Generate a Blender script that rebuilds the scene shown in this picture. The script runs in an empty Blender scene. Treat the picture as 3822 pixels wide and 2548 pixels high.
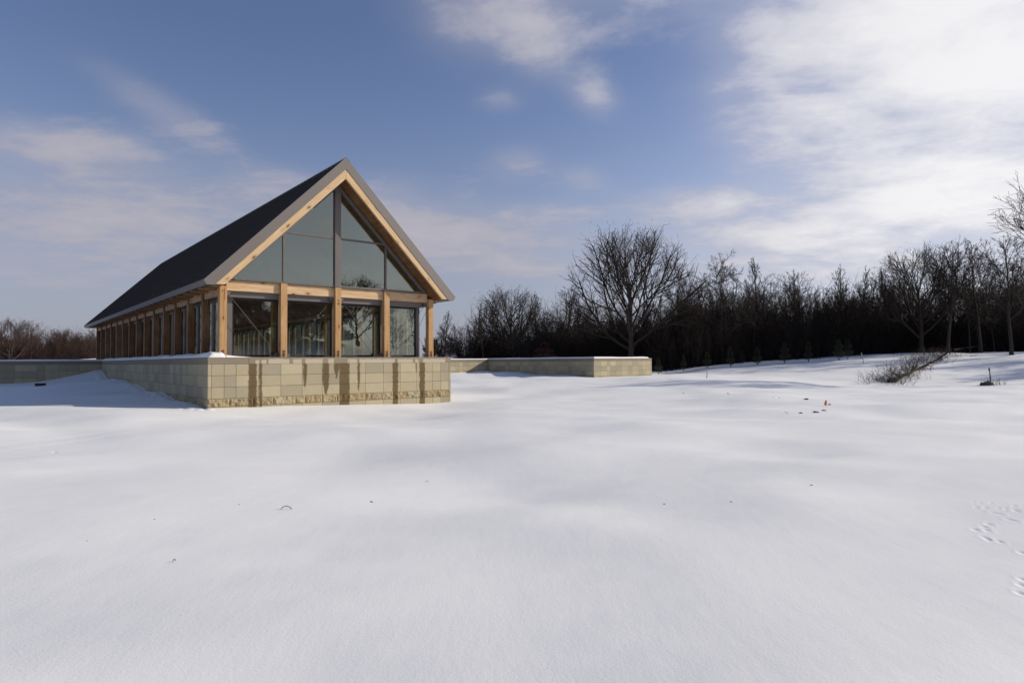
import bpy, bmesh, math, random
import numpy as np
from mathutils import Vector, Matrix

S = bpy.context.scene
COL = S.collection
RAD = math.radians
# ------------------------------------------------------------------ camera
EYE = 1.65
PITCH, ROLL, FPX = 0.0310, 0.0065, 2395.4          # FPX for a 3822 px wide frame
cam_d = bpy.data.cameras.new('camera')
cam_d.sensor_width = 36.0
cam_d.lens = FPX / 3822 * 36.0
cam_d.clip_start, cam_d.clip_end = 0.05, 5000
cam = bpy.data.objects.new('camera', cam_d)
COL.objects.link(cam)
_R = Vector((1, 0, 0)); _F = Vector((0, math.cos(PITCH), math.sin(PITCH))); _U = Vector((0, -math.sin(PITCH), math.cos(PITCH)))
_cr, _sr = math.cos(ROLL), math.sin(ROLL)
_X = _R * _cr - _U * _sr; _Y = _R * _sr + _U * _cr
M = Matrix((( _X[0], _Y[0], -_F[0], 0), (_X[1], _Y[1], -_F[1], 0), (_X[2], _Y[2], -_F[2], EYE), (0, 0, 0, 1)))
cam.matrix_world = M
S.camera = cam

# ------------------------------------------------------------------ light
SUN_AZ, SUN_EL = 77.0, 23.3
sd = Vector((math.sin(RAD(SUN_AZ)) * math.cos(RAD(SUN_EL)), math.cos(RAD(SUN_AZ)) * math.cos(RAD(SUN_EL)), math.sin(RAD(SUN_EL))))
sun_d = bpy.data.lights.new('sun', 'SUN')
sun_d.energy = 3.8; sun_d.angle = RAD(0.6); sun_d.color = (1.0, 0.90, 0.76)
sun = bpy.data.objects.new('sun', sun_d); COL.objects.link(sun)
sun.rotation_mode = 'QUATERNION'; sun.rotation_quaternion = sd.to_track_quat('Z', 'Y')
sun.location = sd * 100

# ------------------------------------------------------------------ node helper
class NT:
    def __init__(self, tree):
        self.t = tree; self.n = tree.nodes; self.l = tree.links
    def new(self, typ, **kw):
        nd = self.n.new(typ)
        for k, v in kw.items(): setattr(nd, k, v)
        return nd
    def put(self, sock, val):
        if val is None: return
        if hasattr(val, 'is_linked') or hasattr(val, 'links'): self.l.new(val, sock)
        else: sock.default_value = val
    def m(self, op, a, b=None, c=None, clamp=False):
        nd = self.new('ShaderNodeMath', operation=op, use_clamp=clamp)
        self.put(nd.inputs[0], a); self.put(nd.inputs[1], b); self.put(nd.inputs[2], c)
        return nd.outputs[0]
    def mix(self, f, a, b, mode='MIX'):
        nd = self.new('ShaderNodeMix', data_type='RGBA', blend_type=mode)
        self.put(nd.inputs[0], f); self.put(nd.inputs[6], a); self.put(nd.inputs[7], b)
        return nd.outputs[2]
    def noise(self, vec, scale, detail=3, rough=.5, dist=0.0):
        nd = self.new('ShaderNodeTexNoise'); self.put(nd.inputs['Vector'], vec)
        nd.inputs['Scale'].default_value = scale; nd.inputs['Detail'].default_value = detail
        nd.inputs['Roughness'].default_value = rough; nd.inputs['Distortion'].default_value = dist
        return nd.outputs['Fac']
    def mapping(self, vec, scale=(1, 1, 1), rot=(0, 0, 0), loc=(0, 0, 0)):
        nd = self.new('ShaderNodeMapping'); self.put(nd.inputs[0], vec)
        nd.inputs['Location'].default_value = loc; nd.inputs['Rotation'].default_value = rot; nd.inputs['Scale'].default_value = scale
        return nd.outputs[0]
    def rng(self, v, a, b, c=0.0, d=1.0, smooth=False):
        nd = self.new('ShaderNodeMapRange', interpolation_type='SMOOTHSTEP' if smooth else 'LINEAR')
        self.put(nd.inputs[0], v)
        for i, x in enumerate((a, b, c, d)): nd.inputs[i + 1].default_value = x
        return nd.outputs[0]
    def sep(self, v):
        nd = self.new('ShaderNodeSeparateXYZ'); self.put(nd.inputs[0], v); return nd.outputs
    def comb(self, x, y, z):
        nd = self.new('ShaderNodeCombineXYZ')
        for i, a in enumerate((x, y, z)): self.put(nd.inputs[i], a)
        return nd.outputs[0]

# ------------------------------------------------------------------ world
W = bpy.data.worlds.new('World'); S.world = W; W.use_nodes = True
wt = NT(W.node_tree)
bg = wt.n['Background']
sky = wt.new('ShaderNodeTexSky', sky_type='NISHITA', sun_disc=False)
sky.sun_elevation = RAD(SUN_EL); sky.sun_rotation = RAD(SUN_AZ); sky.altitude = 200; sky.air_density = 1.0; sky.dust_density = 1.2; sky.ozone_density = 4.0
dirv = wt.new('ShaderNodeTexCoord').outputs['Generated']
dx, dy, dz = wt.sep(dirv)
# clouds lie on a high flat layer: project the direction onto it
den = wt.m('ADD', wt.m('MAXIMUM', dz, 0.0), 0.13)
cx = wt.m('DIVIDE', dx, den); cy = wt.m('DIVIDE', dy, den)
cp = wt.comb(cx, cy, 0.0)
n1 = wt.noise(wt.mapping(cp, (1.0, 1.35, 1), (0, 0, .5)), 1.9, 9, .60, .25)
n2 = wt.noise(wt.mapping(cp, (1, 1, 1), (0, 0, 0), (7.3, 2.1, 4.0)), 6.0, 7, .64, .2)
az = wt.m('ARCTAN2', dx, dy); el = wt.m('ARCSINE', dz)
def blob(a, e, ra, re, k, tilt=0.0):
    u = wt.m('SUBTRACT', az, RAD(a)); v = wt.m('SUBTRACT', el, RAD(e))
    if tilt:
        c_, s_ = math.cos(RAD(tilt)), math.sin(RAD(tilt))
        u, v = wt.m('ADD', wt.m('MULTIPLY', u, c_), wt.m('MULTIPLY', v, s_)), wt.m('SUBTRACT', wt.m('MULTIPLY', v, c_), wt.m('MULTIPLY', u, s_))
    u = wt.m('MULTIPLY', u, 1 / RAD(ra)); v = wt.m('MULTIPLY', v, 1 / RAD(re))
    r2 = wt.m('ADD', wt.m('MULTIPLY', u, u), wt.m('MULTIPLY', v, v))
    g = wt.m('EXPONENT', wt.m('MULTIPLY', r2, -1.0))
    return wt.m('MULTIPLY', g, k)
# where the cloud banks stand (azimuth, elevation, half widths, strength)
BANKS = [(30, 25, 12, 7.5, .46, 0), (36, 22, 7, 7, .25, 0), (22, 20.5, 5, 4.5, .26, -15), (38, 18, 8, 6, .42, 0), (17, 31, 14, 3.2, .26, 0), (38, 30, 9, 6, .30, 0), (30, 15, 8, 2.6, .26, -10), (-2, 29, 8.0, 4.2, .32, 0), (3, 26, 3.2, 2.4, .24, -30),
         (7.6, 22.4, 2.4, 1.6, .32, -25), (.5, 17.4, 3.0, 1.6, .27, 0), (-5, 11, 7.5, 3.4, .40, 0), (4, 12.4, 4.4, 1.6, .26, 0), (6.5, 16, 2.4, 1.2, .28, 0), (2, 9, 9, 2, .26, 0), (-1, 22.2, 2.4, 1.2, .18, 0),
         (16.5, 13.2, 6.5, 1.4, .40, 0), (22, 10.8, 9, 1.6, .34, 0), (34, 11.5, 12, 2.6, .46, 0), (27, 7.8, 16, 2.4, .42, 0), (-29, 19.4, 5.6, 1.6, .28, -22), (-35.5, 15.6, 6, 1.6, .32, 0),
         (-30, 11.2, 16, 3.8, .47, 0), (-20, 14.8, 4.0, 1.4, .24, 0), (-11, 12.6, 5, 3.0, .32, 0), (-37, 7, 14, 1.6, .26, 0), (75, 30, 20, 20, .28, 0),
         (115, 18, 30, 12, .30, 0), (160, 25, 40, 12, .15, 0), (-110, 20, 40, 12, .2, 0)]
acc = None
for b in BANKS:
    g = blob(*b); acc = g if acc is None else wt.m('ADD', acc, g)
field = wt.m('ADD', wt.m('ADD', wt.m('MULTIPLY', n1, 1.0), wt.m('MULTIPLY', n2, .42)), acc)
alpha = wt.rng(field, .78, 1.22, 0, 1, True)
# thin haze near the horizon
lowh = wt.m('POWER', wt.rng(dz, 0.0, .46, 1.0, 0.0), 2.0)
sdn = wt.new('ShaderNodeVectorMath', operation='DOT_PRODUCT'); wt.l.new(dirv, sdn.inputs[0]); sdn.inputs[1].default_value = sd
cosg = sdn.outputs['Value']
near = wt.rng(cosg, .18, .82, 0, 1, True)
skyc = wt.mix(1.0, sky.outputs[0], (1.34, 1.12, 1.14, 1), 'MULTIPLY')
hazec = wt.mix(near, (3.4, 3.55, 4.35, 1), (7.3, 7.6, 8.5, 1))
skyh = wt.mix(lowh, skyc, hazec)
thick = wt.rng(field, .95, 1.55, 0, 1, True)
farc = wt.mix(thick, (3.9, 3.85, 4.6, 1), (4.9, 4.6, 4.9, 1))
nearc = wt.mix(thick, (5.4, 5.5, 6.5, 1), (9.8, 9.6, 9.4, 1))
cloudc = wt.mix(near, farc, nearc)
veil = wt.m('MULTIPLY', wt.rng(wt.m('MULTIPLY', acc, wt.rng(n1, .25, .65, .5, 1.3)), .02, .42, 0, 1, True), .55)
al2 = wt.m('MAXIMUM', wt.m('MULTIPLY', alpha, .84), veil)
wt.l.new(wt.mix(al2, skyh, cloudc), bg.inputs[0])
bg.inputs[1].default_value = 0.085
S.view_settings.view_transform = 'Standard'; S.view_settings.look = 'None'
S.view_settings.exposure = 0.27; S.view_settings.gamma = 1.0

# ------------------------------------------------------------------ object helpers
def tag(o, label=None, cat=None, group=None, kind=None):
    if label: o['label'] = label
    if cat: o['category'] = cat
    if group: o['group'] = group
    if kind: o['kind'] = kind
    return o
def link(name, me, mat=None, parent=None):
    o = bpy.data.objects.new(name, me); COL.objects.link(o)
    if mat is not None:
        for m_ in (mat if isinstance(mat, (list, tuple)) else [mat]): me.materials.append(m_)
    if parent is not None: o.parent = parent
    return o
def empty(name, loc=(0, 0, 0), rz=0.0):
    o = bpy.data.objects.new(name, None); COL.objects.link(o)
    o.location = loc; o.rotation_euler = (0, 0, rz); o.empty_display_size = .3
    return o
def copy_tree(o, parent=None):
    c = o.copy(); COL.objects.link(c)
    if parent is not None: c.parent = parent
    for ch in list(o.children):
        copy_tree(ch, c)
    return c
class MB:
    def __init__(self): self.v = []; self.f = []; self.c = []
    def quad(self, *p, col=None):
        i = len(self.v); self.v += [tuple(q) for q in p]; self.f.append(tuple(range(i, i + len(p)))); self.c.append(col)
    def box(self, x0, y0, z0, x1, y1, z1, col=None):
        i = len(self.v)
        self.v += [(x0, y0, z0), (x1, y0, z0), (x1, y1, z0), (x0, y1, z0), (x0, y0, z1), (x1, y0, z1), (x1, y1, z1), (x0, y1, z1)]
        for f in ((0, 3, 2, 1), (4, 5, 6, 7), (0, 1, 5, 4), (1, 2, 6, 5), (2, 3, 7, 6), (3, 0, 4, 7)):
            self.f.append(tuple(i + k for k in f)); self.c.append(col)
        return self
    def prism(self, poly, y0, y1, col=None):                      # poly in (x, z), extruded along y
        i = len(self.v); n = len(poly)
        self.v += [(x, y0, z) for x, z in poly] + [(x, y1, z) for x, z in poly]
        self.f.append(tuple(i + k for k in range(n))); self.f.append(tuple(i + n + k for k in reversed(range(n))))
        self.c += [col, col]
        for k in range(n):
            a, b = k, (k + 1) % n
            self.f.append((i + b, i + a, i + n + a, i + n + b)); self.c.append(col)
        return self
    def tube(self, p0, p1, r0, r1=None, n=6, col=None):
        r1 = r0 if r1 is None else r1
        p0, p1 = Vector(p0), Vector(p1); d = (p1 - p0).normalized()
        a = d.orthogonal().normalized(); b = d.cross(a); i = len(self.v)
        for p, r in ((p0, r0), (p1, r1)):
            for k in range(n):
                t = 2 * math.pi * k / n; self.v.append(tuple(p + (a * math.cos(t) + b * math.sin(t)) * r))
        for k in range(n):
            j = (k + 1) % n; self.f.append((i + k, i + j, i + n + j, i + n + k)); self.c.append(col)
        self.f.append(tuple(i + k for k in reversed(range(n)))); self.f.append(tuple(i + n + k for k in range(n))); self.c += [col, col]
        return self
    def mesh(self, name, smooth=False):
        me = bpy.data.meshes.new(name); me.from_pydata(self.v, [], self.f)
        if any(c is not None for c in self.c):
            at = me.color_attributes.new('tone', 'FLOAT_COLOR', 'CORNER')
            arr = []
            for p, c in zip(me.polygons, self.c):
                c = c or (.5, .5, .5)
                for _ in range(p.loop_total): arr += [c[0], c[1], c[2], 1.0]
            at.data.foreach_set('color', arr)
        bm = bmesh.new(); bm.from_mesh(me); bmesh.ops.recalc_face_normals(bm, faces=bm.faces); bm.to_mesh(me); bm.free()
        if smooth: me.polygons.foreach_set('use_smooth', [True] * len(me.polygons))
        me.update(); return me
    def build(self, name, mat=None, parent=None, smooth=False, bevel=0.0):
        o = link(name, self.mesh(name, smooth), mat, parent)
        if bevel:
            b = o.modifiers.new('bevel', 'BEVEL'); b.width = bevel; b.segments = 2; b.limit_method = 'ANGLE'
        return o

# ------------------------------------------------------------------ materials
def new_mat(name):
    m = bpy.data.materials.new(name); m.use_nodes = True
    t = NT(m.node_tree); p = t.n['Principled BSDF']
    return m, t, p
def objc(t): return t.new('ShaderNodeTexCoord').outputs['Object']
def bump(t, p, h, dist, strength=1.0):
    b = t.new('ShaderNodeBump'); b.inputs['Strength'].default_value = strength; b.inputs['Distance'].default_value = dist
    t.l.new(h, b.inputs['Height']); t.l.new(b.outputs[0], p.inputs['Normal'])
def simple(name, col, rough=.6, metal=0.0, var=.15, scale=6, bmp=0.0):
    m, t, p = new_mat(name); o = objc(t)
    n = t.noise(o, scale, 4, .6)
    c = t.mix(n, tuple(x * (1 - var) for x in col) + (1,), tuple(min(1, x * (1 + var)) for x in col) + (1,))
    t.l.new(c, p.inputs['Base Color']); p.inputs['Roughness'].default_value = rough; p.inputs['Metallic'].default_value = metal
    if bmp: bump(t, p, t.noise(o, scale * 6, 3), bmp)
    return m

def mat_snow():
    m, t, p = new_mat('snow_material'); o = objc(t)
    a = t.noise(t.mapping(o, (1, .45, 1), (0, 0, .25)), .18, 4, .5)
    c = t.mix(a, (.775, .795, .785, 1), (.85, .86, .84, 1))
    t.l.new(c, p.inputs['Base Color']); p.inputs['Roughness'].default_value = .72
    p.inputs['Specular IOR Level'].default_value = .25
    g = t.m('ADD', t.m('MULTIPLY', t.noise(o, 45, 3, .6), .35), t.m('ADD', t.m('MULTIPLY', t.noise(o, 160, 2, .6), .25), t.m('MULTIPLY', t.noise(t.mapping(o, (1, .35, 1), (0, 0, .3)), 3.5, 4, .6), 1.1)))
    bump(t, p, g, .009, .45)
    return m

def mat_stone(stains=None, cap=False):
    m, t, p = new_mat('cap_stone_material' if cap else 'wall_stone_material'); o = objc(t)
    x, y, z = t.sep(o)
    tone = t.new('ShaderNodeVertexColor', layer_name='tone').outputs[0]
    fine = t.noise(o, 30, 4, .65); mid = t.noise(o, 3.5, 4, .6)
    base = t.mix(t.rng(mid, .3, .7, 0, .22), tone, (.26, .215, .14, 1))
    base = t.mix(t.rng(fine, .35, .75, 0, .16), base, (.52, .47, .36, 1))
    rough = .85
    if stains:
        wob = t.m('MULTIPLY', t.m('SUBTRACT', t.noise(t.mapping(o, (1, 1, .8)), 6, 4, .6), .5), .15)
        wob2 = t.m('MULTIPLY', t.m('SUBTRACT', t.noise(t.mapping(o, (1, 1, 1), (0, 0, 0), (3, 1, 8)), 5, 3, .6), .5), .5)
        xw = t.m('ADD', x, wob); tot = None
        for (a, b, zb) in stains:
            c_, h_ = (a + b) / 2, (b - a) / 2
            d = t.m('ABSOLUTE', t.m('SUBTRACT', xw, c_))
            # the run of water narrows towards its lower tip
            hz = t.rng(z, zb, zb + .5, h_ * .25, h_) if zb > -1.6 else h_
            e = t.m('SUBTRACT', hz, d)
            k = t.rng(e, -.022, .022, 0, 1)
            k = t.m('MULTIPLY', k, t.rng(t.m('ADD', z, wob2), zb - .03, zb + .05, 0, 1))
            tot = k if tot is None else t.m('MAXIMUM', tot, k)
        front = t.rng(y, .10, .14, 1, 0)
        tot = t.m('MULTIPLY', tot, front)
        wet = t.mix(t.rng(fine, .3, .7, 0, 1), (.072, .042, .010, 1), (.125, .080, .026, 1))
        base = t.mix(t.m('MULTIPLY', tot, .92), base, wet)
    if cap:
        dry = None
        wob = t.m('MULTIPLY', t.m('SUBTRACT', t.noise(o, 9, 3, .6), .5), .10)
        xw = t.m('ADD', x, wob)
        for (a, b, z1) in cap:
            d = t.m('ABSOLUTE', t.m('SUBTRACT', xw, (a + b) / 2))
            k = t.rng(t.m('SUBTRACT', (b - a) / 2, d), -.012, .012, 0, 1)
            k = t.m('MULTIPLY', k, t.rng(t.m('ADD', z, wob), z1 - .02, z1 + .01, 1, 0))
            dry = k if dry is None else t.m('MAXIMUM', dry, k)
        dry = t.m('MULTIPLY', dry, t.rng(y, .1, .14, 1, 0))
        base = t.mix(t.m('MULTIPLY', dry, .8), base, (.50, .44, .335, 1))
    t.l.new(base, p.inputs['Base Color']); p.inputs['Roughness'].default_value = rough
    bump(t, p, t.m('ADD', fine, t.m('MULTIPLY', t.noise(o, 120, 2), .4)), .004, .6)
    return m

def mat_wood(name, axis, light=(.56, .345, .155), dark=(.40, .215, .085), rot=(0, 0, 0)):
    m, t, p = new_mat(name); o = objc(t)
    oi = t.new('ShaderNodeObjectInfo')
    off = t.new('ShaderNodeVectorMath', operation='ADD'); t.l.new(t.mapping(o, (1, 1, 1), rot), off.inputs[0])
    t.l.new(t.comb(t.m('MULTIPLY', oi.outputs['Random'], 37.0), t.m('MULTIPLY', oi.outputs['Random'], 11.0), t.m('MULTIPLY', oi.outputs['Random'], 23.0)), off.inputs[1])
    sc = [9.0, 9.0, 9.0]; sc[axis] = .45
    g = t.noise(t.mapping(off.outputs[0], tuple(sc)), 2.2, 7, .62, .9)
    sc2 = [30.0] * 3; sc2[axis] = 1.2
    g2 = t.noise(t.mapping(off.outputs[0], tuple(sc2)), 2.0, 4, .6, .3)
    sc3 = [3.6] * 3; sc3[axis] = 1.7
    vor = t.new('ShaderNodeTexVoronoi', feature='F1'); t.l.new(t.mapping(off.outputs[0], tuple(sc3)), vor.inputs['Vector']); vor.inputs['Scale'].default_value = 1.0
    kn = t.rng(vor.outputs['Distance'], .08, .16, 1, 0, True)
    kr = t.rng(vor.outputs['Distance'], .14, .36, 1, 0, True)
    c = t.mix(t.rng(g, .36, .66, 0, 1), light + (1,), dark + (1,))
    c = t.mix(t.rng(g2, .45, .75, 0, .45), c, (.30, .17, .07, 1))
    big = t.noise(off.outputs[0], .8, 3, .5)
    c = t.mix(t.rng(big, .45, .75, 0, .25), c, (.56, .42, .26, 1))
    c = t.mix(t.m('MULTIPLY', kr, .35), c, (.26, .14, .05, 1))
    c = t.mix(t.m('MULTIPLY', kn, .85), c, (.07, .035, .015, 1))
    t.l.new(c, p.inputs['Base Color']); p.inputs['Roughness'].default_value = .68
    bump(t, p, t.m('ADD', g, g2), .004, .5)
    return m

def mat_glass(name, tint, refl, wav=.0016):
    m, t, p = new_mat(name); t.n.remove(p)
    o = objc(t)
    gl = t.new('ShaderNodeBsdfGlossy'); gl.inputs['Roughness'].default_value = .0; gl.inputs['Color'].default_value = (.92, .93, .78, 1)
    tr = t.new('ShaderNodeBsdfTransparent'); tr.inputs['Color'].default_value = tint
    b = t.new('ShaderNodeBump'); b.inputs['Distance'].default_value = wav; b.inputs['Strength'].default_value = 1.0
    h = t.m('ADD', t.noise(o, .9, 2, .5), t.m('MULTIPLY', t.noise(o, 2.6, 2, .5), .35)); t.l.new(h, b.inputs['Height']); t.l.new(b.outputs[0], gl.inputs['Normal'])
    fr = t.new('ShaderNodeFresnel'); fr.inputs['IOR'].default_value = 1.55
    f = t.m('ADD', t.m('MULTIPLY', fr.outputs[0], .9), refl, clamp=True)
    mx = t.new('ShaderNodeMixShader'); t.l.new(f, mx.inputs[0]); t.l.new(tr.outputs[0], mx.inputs[1]); t.l.new(gl.outputs[0], mx.inputs[2])
    t.l.new(mx.outputs[0], t.n['Material Output'].inputs[0])
    return m

def mat_bark(name, a, b):
    m, t, p = new_mat(name); o = objc(t)
    n = t.noise(t.mapping(o, (6, 6, 1.2)), 2.5, 5, .65)
    inf = t.new('ShaderNodeObjectInfo')
    c = t.mix(n, a + (1,), b + (1,))
    c = t.mix(t.m('MULTIPLY', inf.outputs['Random'], .5), c, (b[0] * .55, b[1] * .5, b[2] * .5, 1))
    t.l.new(c, p.inputs['Base Color']); p.inputs['Roughness'].default_value = .9; p.inputs['Specular IOR Level'].default_value = .15
    return m

STAINS = [(1.36, 1.64, -2.4), (1.73, 1.83, -2.4), (3.34, 3.49, -1.18), (4.11, 4.36, -1.45), (4.56, 4.78, -.86), (4.79, 5.2, -2.4), (5.54, 5.65, -1.36), (7.11, 7.36, -2.4), (8.39, 8.66, -2.4), (8.19, 8.26, -.68)]
DRY = [(1.60, 1.72, -.09), (1.80, 1.98, -.08), (2.05, 2.82, -.055), (2.95, 3.29, -.07), (3.42, 4.09, -.055), (4.32, 4.55, -.06), (5.12, 5.53, -.07), (5.63, 7.19, -.07), (7.35, 8.05, -.075), (8.17, 8.33, -.08), (8.57, 9.7, -.07)]
M_SNOW = mat_snow()
M_STONE = mat_stone(); M_STONE_F = mat_stone(STAINS)
M_CAP = mat_stone(); M_CAP_F = mat_stone(None, DRY)
M_MORTAR = simple('mortar', (.17, .145, .105), .95)
M_WOODZ = mat_wood('post_wood', 2, (.50, .30, .125), (.32, .165, .055)); M_WOODX = mat_wood('beam_wood', 0, (.66, .47, .28), (.46, .29, .14)); M_WOODY = mat_wood('soffit_wood', 1, (.14, .058, .018), (.08, .03, .010)); M_WOODYL = mat_wood('side_beam_wood', 1, (.46, .32, .19), (.30, .19, .10)); M_WOODZ_SHADE = mat_wood('post_wood_shade', 2, (.17, .078, .025), (.09, .036, .012)); M_RAFTER = mat_wood('rafter_wood', 0, (.30, .14, .05), (.18, .075, .025))  # left row posts: same timber, with the shade under the eave painted into its colour
M_RAKEL = mat_wood('rake_wood_left', 0, (.68, .49, .28), (.50, .33, .16), (0, RAD(45), 0))
M_RAKER = mat_wood('rake_wood_right', 0, (.68, .49, .28), (.50, .33, .16), (0, RAD(-45), 0))
M_ROOF = simple('roof_metal', (.060, .052, .048), .6, 0, .18, 2); M_ROOF.node_tree.nodes['Principled BSDF'].inputs['Specular IOR Level'].default_value = .25
M_TAUPE = simple('taupe_metal', (.155, .135, .122), .5, 0, .06, 1.5)
M_FRAME = simple('window_frame_metal', (.125, .108, .102), .45, 0, .06, 2)
M_DARK = simple('dark_gasket', (.012, .012, .014), .6)
M_STEEL = simple('brace_steel', (.085, .078, .072), .45, .3)
M_BLACK = simple('black_iron', (.012, .012, .013), .6)
M_FLOOR = simple('floor_concrete', (.22, .20, .18), .5)
M_GLASS = mat_glass('pane_glass', (.91, .95, .94, 1), .10)
M_GLASS_UP = mat_glass('gable_glass', (.60, .66, .63, 1), .17, .0012)
M_GLASS_S = mat_glass('side_glass', (.96, .975, .97, 1), .04, .0008)
M_BARK = mat_bark('bark', (.038, .031, .027), (.066, .055, .046))
M_TWIG = mat_bark('twig_bark', (.034, .026, .022), (.060, .046, .037))
M_TWIG_RED = mat_bark('reddish_twig_bark', (.055, .036, .029), (.085, .058, .045))
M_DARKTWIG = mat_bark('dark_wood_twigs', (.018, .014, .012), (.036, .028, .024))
M_LOG = mat_bark('wet_log', (.022, .018, .016), (.045, .036, .03))
M_BRUSH = mat_bark('brush_twig', (.055, .040, .033), (.11, .083, .065))

# ------------------------------------------------------------------ frames of reference
BO = Vector((-10.416, 21.966, 1.856)); BR = math.pi / 2 - 0.8826       # building origin (front left cap corner) and turn
_c, _s = math.cos(BR), math.sin(BR)
def B2W(x, y, z=0.0): return Vector((BO[0] + _c * x - _s * y, BO[1] + _s * x + _c * y, BO[2] + z))
def ray(u, v):                                                        # photo pixel (3822 wide) -> direction
    return (_X * (u - 1911) - _Y * (v - 1274)) / FPX + _F
def at(u, v, Y):
    d = ray(u, v); k = Y / d[1]; return Vector((d[0] * k, Y, EYE + d[2] * k))
def disp(x, y): return x * 1.625, y * 1.625                           # overview pixel -> photo pixel

# ------------------------------------------------------------------ terrain
CP = []                                                               # control points (x, y, z)
def cw(x, y, z): q = B2W(x, y, z); CP.append((q[0], q[1], q[2]))
for x, y, z in [(0, 0, -1.82), (10, 0, -1.91), (3.3, 0, -1.86), (6.7, 0, -1.89), (-.02, 25.87, -.62), (-.8, 25.87, -.80), (-1.55, 25.87, -.96), (-3, 25.87, -1.27), (-5.2, 25.87, -1.35), (-9, 25.87, -1.4),
                (0, 23.7, -1.02), (0, 18.1, -1.14), (0, 12.45, -1.36), (0, 7.5, -1.49), (0, 2.8, -1.60), (0, .8, -1.72), (-1.5, 20, -1.28), (-2.5, 12, -1.50), (-3, 5, -1.70), (-6, 20, -1.42), (-8, 10, -1.66), (-9, 0, -1.80),
                (10, 8, -1.7), (10, 25.87, -1.25), (20, 25.87, -1.3), (27.4, 25.87, -1.30), (31.5, 25.87, -1.165), (30.5, 22, -1.3), (31.7, 18, -1.36), (31.7, 11.87, -1.43), (39, 11.87, -1.465),
                (-20, 26, -1.3), (39, 20, -1.3)]: cw(x, y, z)
for x, y, z in [(0, 0, 0), (-8, 0, .02), (8, 0, 0), (0, 12, -.02), (12, 12, -.02), (-12, 12, .0), (25, 15, 0), (0, 22, -.04), (15, 25, -.04), (-25, 15, .05), (0, 35, .12), (-20, -20, .1), (20, -20, .1), (60, 0, .2), (-60, 10, .2), (0, -60, 0), (40, 20, .1),
                (60, 25, .3)]: CP.append((x, y, z))
def cpix(X, Yd, Y): p = at(X * 1.625, Yd * 1.625, Y); CP.append((p[0], p[1], p[2]))
# field crest
for X, Yd, Y in [(1550, 863, 50), (1650, 868, 46), (1760, 873, 43), (1900, 880, 39), (2100, 891, 34), (2250, 893, 32), (2450, 893, 31), (2700, 890, 30),
                 (1560, 861, 57), (1700, 866, 54), (1900, 878, 46), (2120, 892.5, 40), (2300, 895, 38), (2500, 895, 37),
                 (1500, 858, 68), (1600, 845, 71), (1700, 835, 73), (1800, 827, 75), (1900, 822, 76), (2000, 815, 77), (2100, 812, 77), (2170, 811, 76), (2352, 808, 74), (2600, 806, 70), (2900, 804, 65),
                 (1900, 850, 61), (2100, 850, 58), (2300, 852, 55), (2500, 852, 53), (2800, 850, 50)]: cpix(X, Yd, Y)
for x, y, z in [(10, 85, .2), (25, 95, .6), (45, 95, 1.4), (70, 90, 2.0), (100, 60, 2.4), (-10, 90, .4), (-60, 60, .9), (-80, 100, 1.0), (0, 140, .2), (80, 140, 1.2), (-60, 150, 1.0), (150, 50, 2.0), (-150, 60, 1.0), (150, -50, .5), (-150, -50, .5), (0, -150, 0), (90, 30, 2.2), (30, -8, 1.4), (45, -3, 4.6), (40, -10, 4.4), (35, -17, 4.0), (60, -10, 5.8), (80, -15, 6.2), (85, -50, 6), (62, 8, 4.6), (30, -30, 3.0), (50, 8, 3.4)]: CP.append((x, y, z))
for x, y, z in [(0, 1, 1.3), (6, 12, 0)]: pass
for x, y, z in [(-3, 29, -.55), (12, 30, -.6), (30, 30, -.6)]: cw(x, y, z)
CPA = np.array(CP)
def tps(r2): return .5 * r2 * np.log(r2 + 1e-9)
_n = len(CPA)
_K = tps(((CPA[:, None, :2] - CPA[None, :, :2]) ** 2).sum(-1)) + np.eye(_n) * 1.5
_P = np.hstack([np.ones((_n, 1)), CPA[:, :2]])
_A = np.block([[_K, _P], [_P.T, np.zeros((3, 3))]])
_w = np.linalg.solve(_A, np.concatenate([CPA[:, 2], np.zeros(3)]))
_rs = np.random.RandomState(5)
_T = _rs.rand(64, 64)
def vnoise(x, y):
    xi = np.floor(x).astype(int); yi = np.floor(y).astype(int); fx = x - xi; fy = y - yi
    fx = fx * fx * (3 - 2 * fx); fy = fy * fy * (3 - 2 * fy)
    a = _T[xi % 64, yi % 64]; b = _T[(xi + 1) % 64, yi % 64]; c = _T[xi % 64, (yi + 1) % 64]; d = _T[(xi + 1) % 64, (yi + 1) % 64]
    return (a * (1 - fx) + b * fx) * (1 - fy) + (c * (1 - fx) + d * fx) * fy - .5
PRINTS = []
for a, b in [(405, 303), (470, 310), (540, 380), (430, 365), (600, 325), (690, 390), (760, 400), (860, 370), (880, 425), (800, 505), (870, 520), (630, 436), (700, 450), (580, 545), (520, 570), (550, 605), (530, 680), (580, 705), (690, 720), (955, 835), (965, 1130), (955, 1190), (940, 1275), (425, 600)]:
    u, v = 3500 + a * .3316, 1780 + b * .3316
    d = ray(u, v); k = -EYE / d[2]; PRINTS.append((d[0] * k, d[1] * k, .017 if b < 420 else .024, .007))
TRACKS = [((0, 1011), (320, 987)), ((0, 1024), (510, 973)), ((235, 1008), (665, 962)), ((0, 1046), (120, 1034))]
def seg_ground(p):
    u, v = disp(*p); d = ray(u, v); k = -EYE / d[2]; return np.array((d[0] * k, d[1] * k))
TR = [(seg_ground(a), seg_ground(b)) for a, b in TRACKS]
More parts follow.
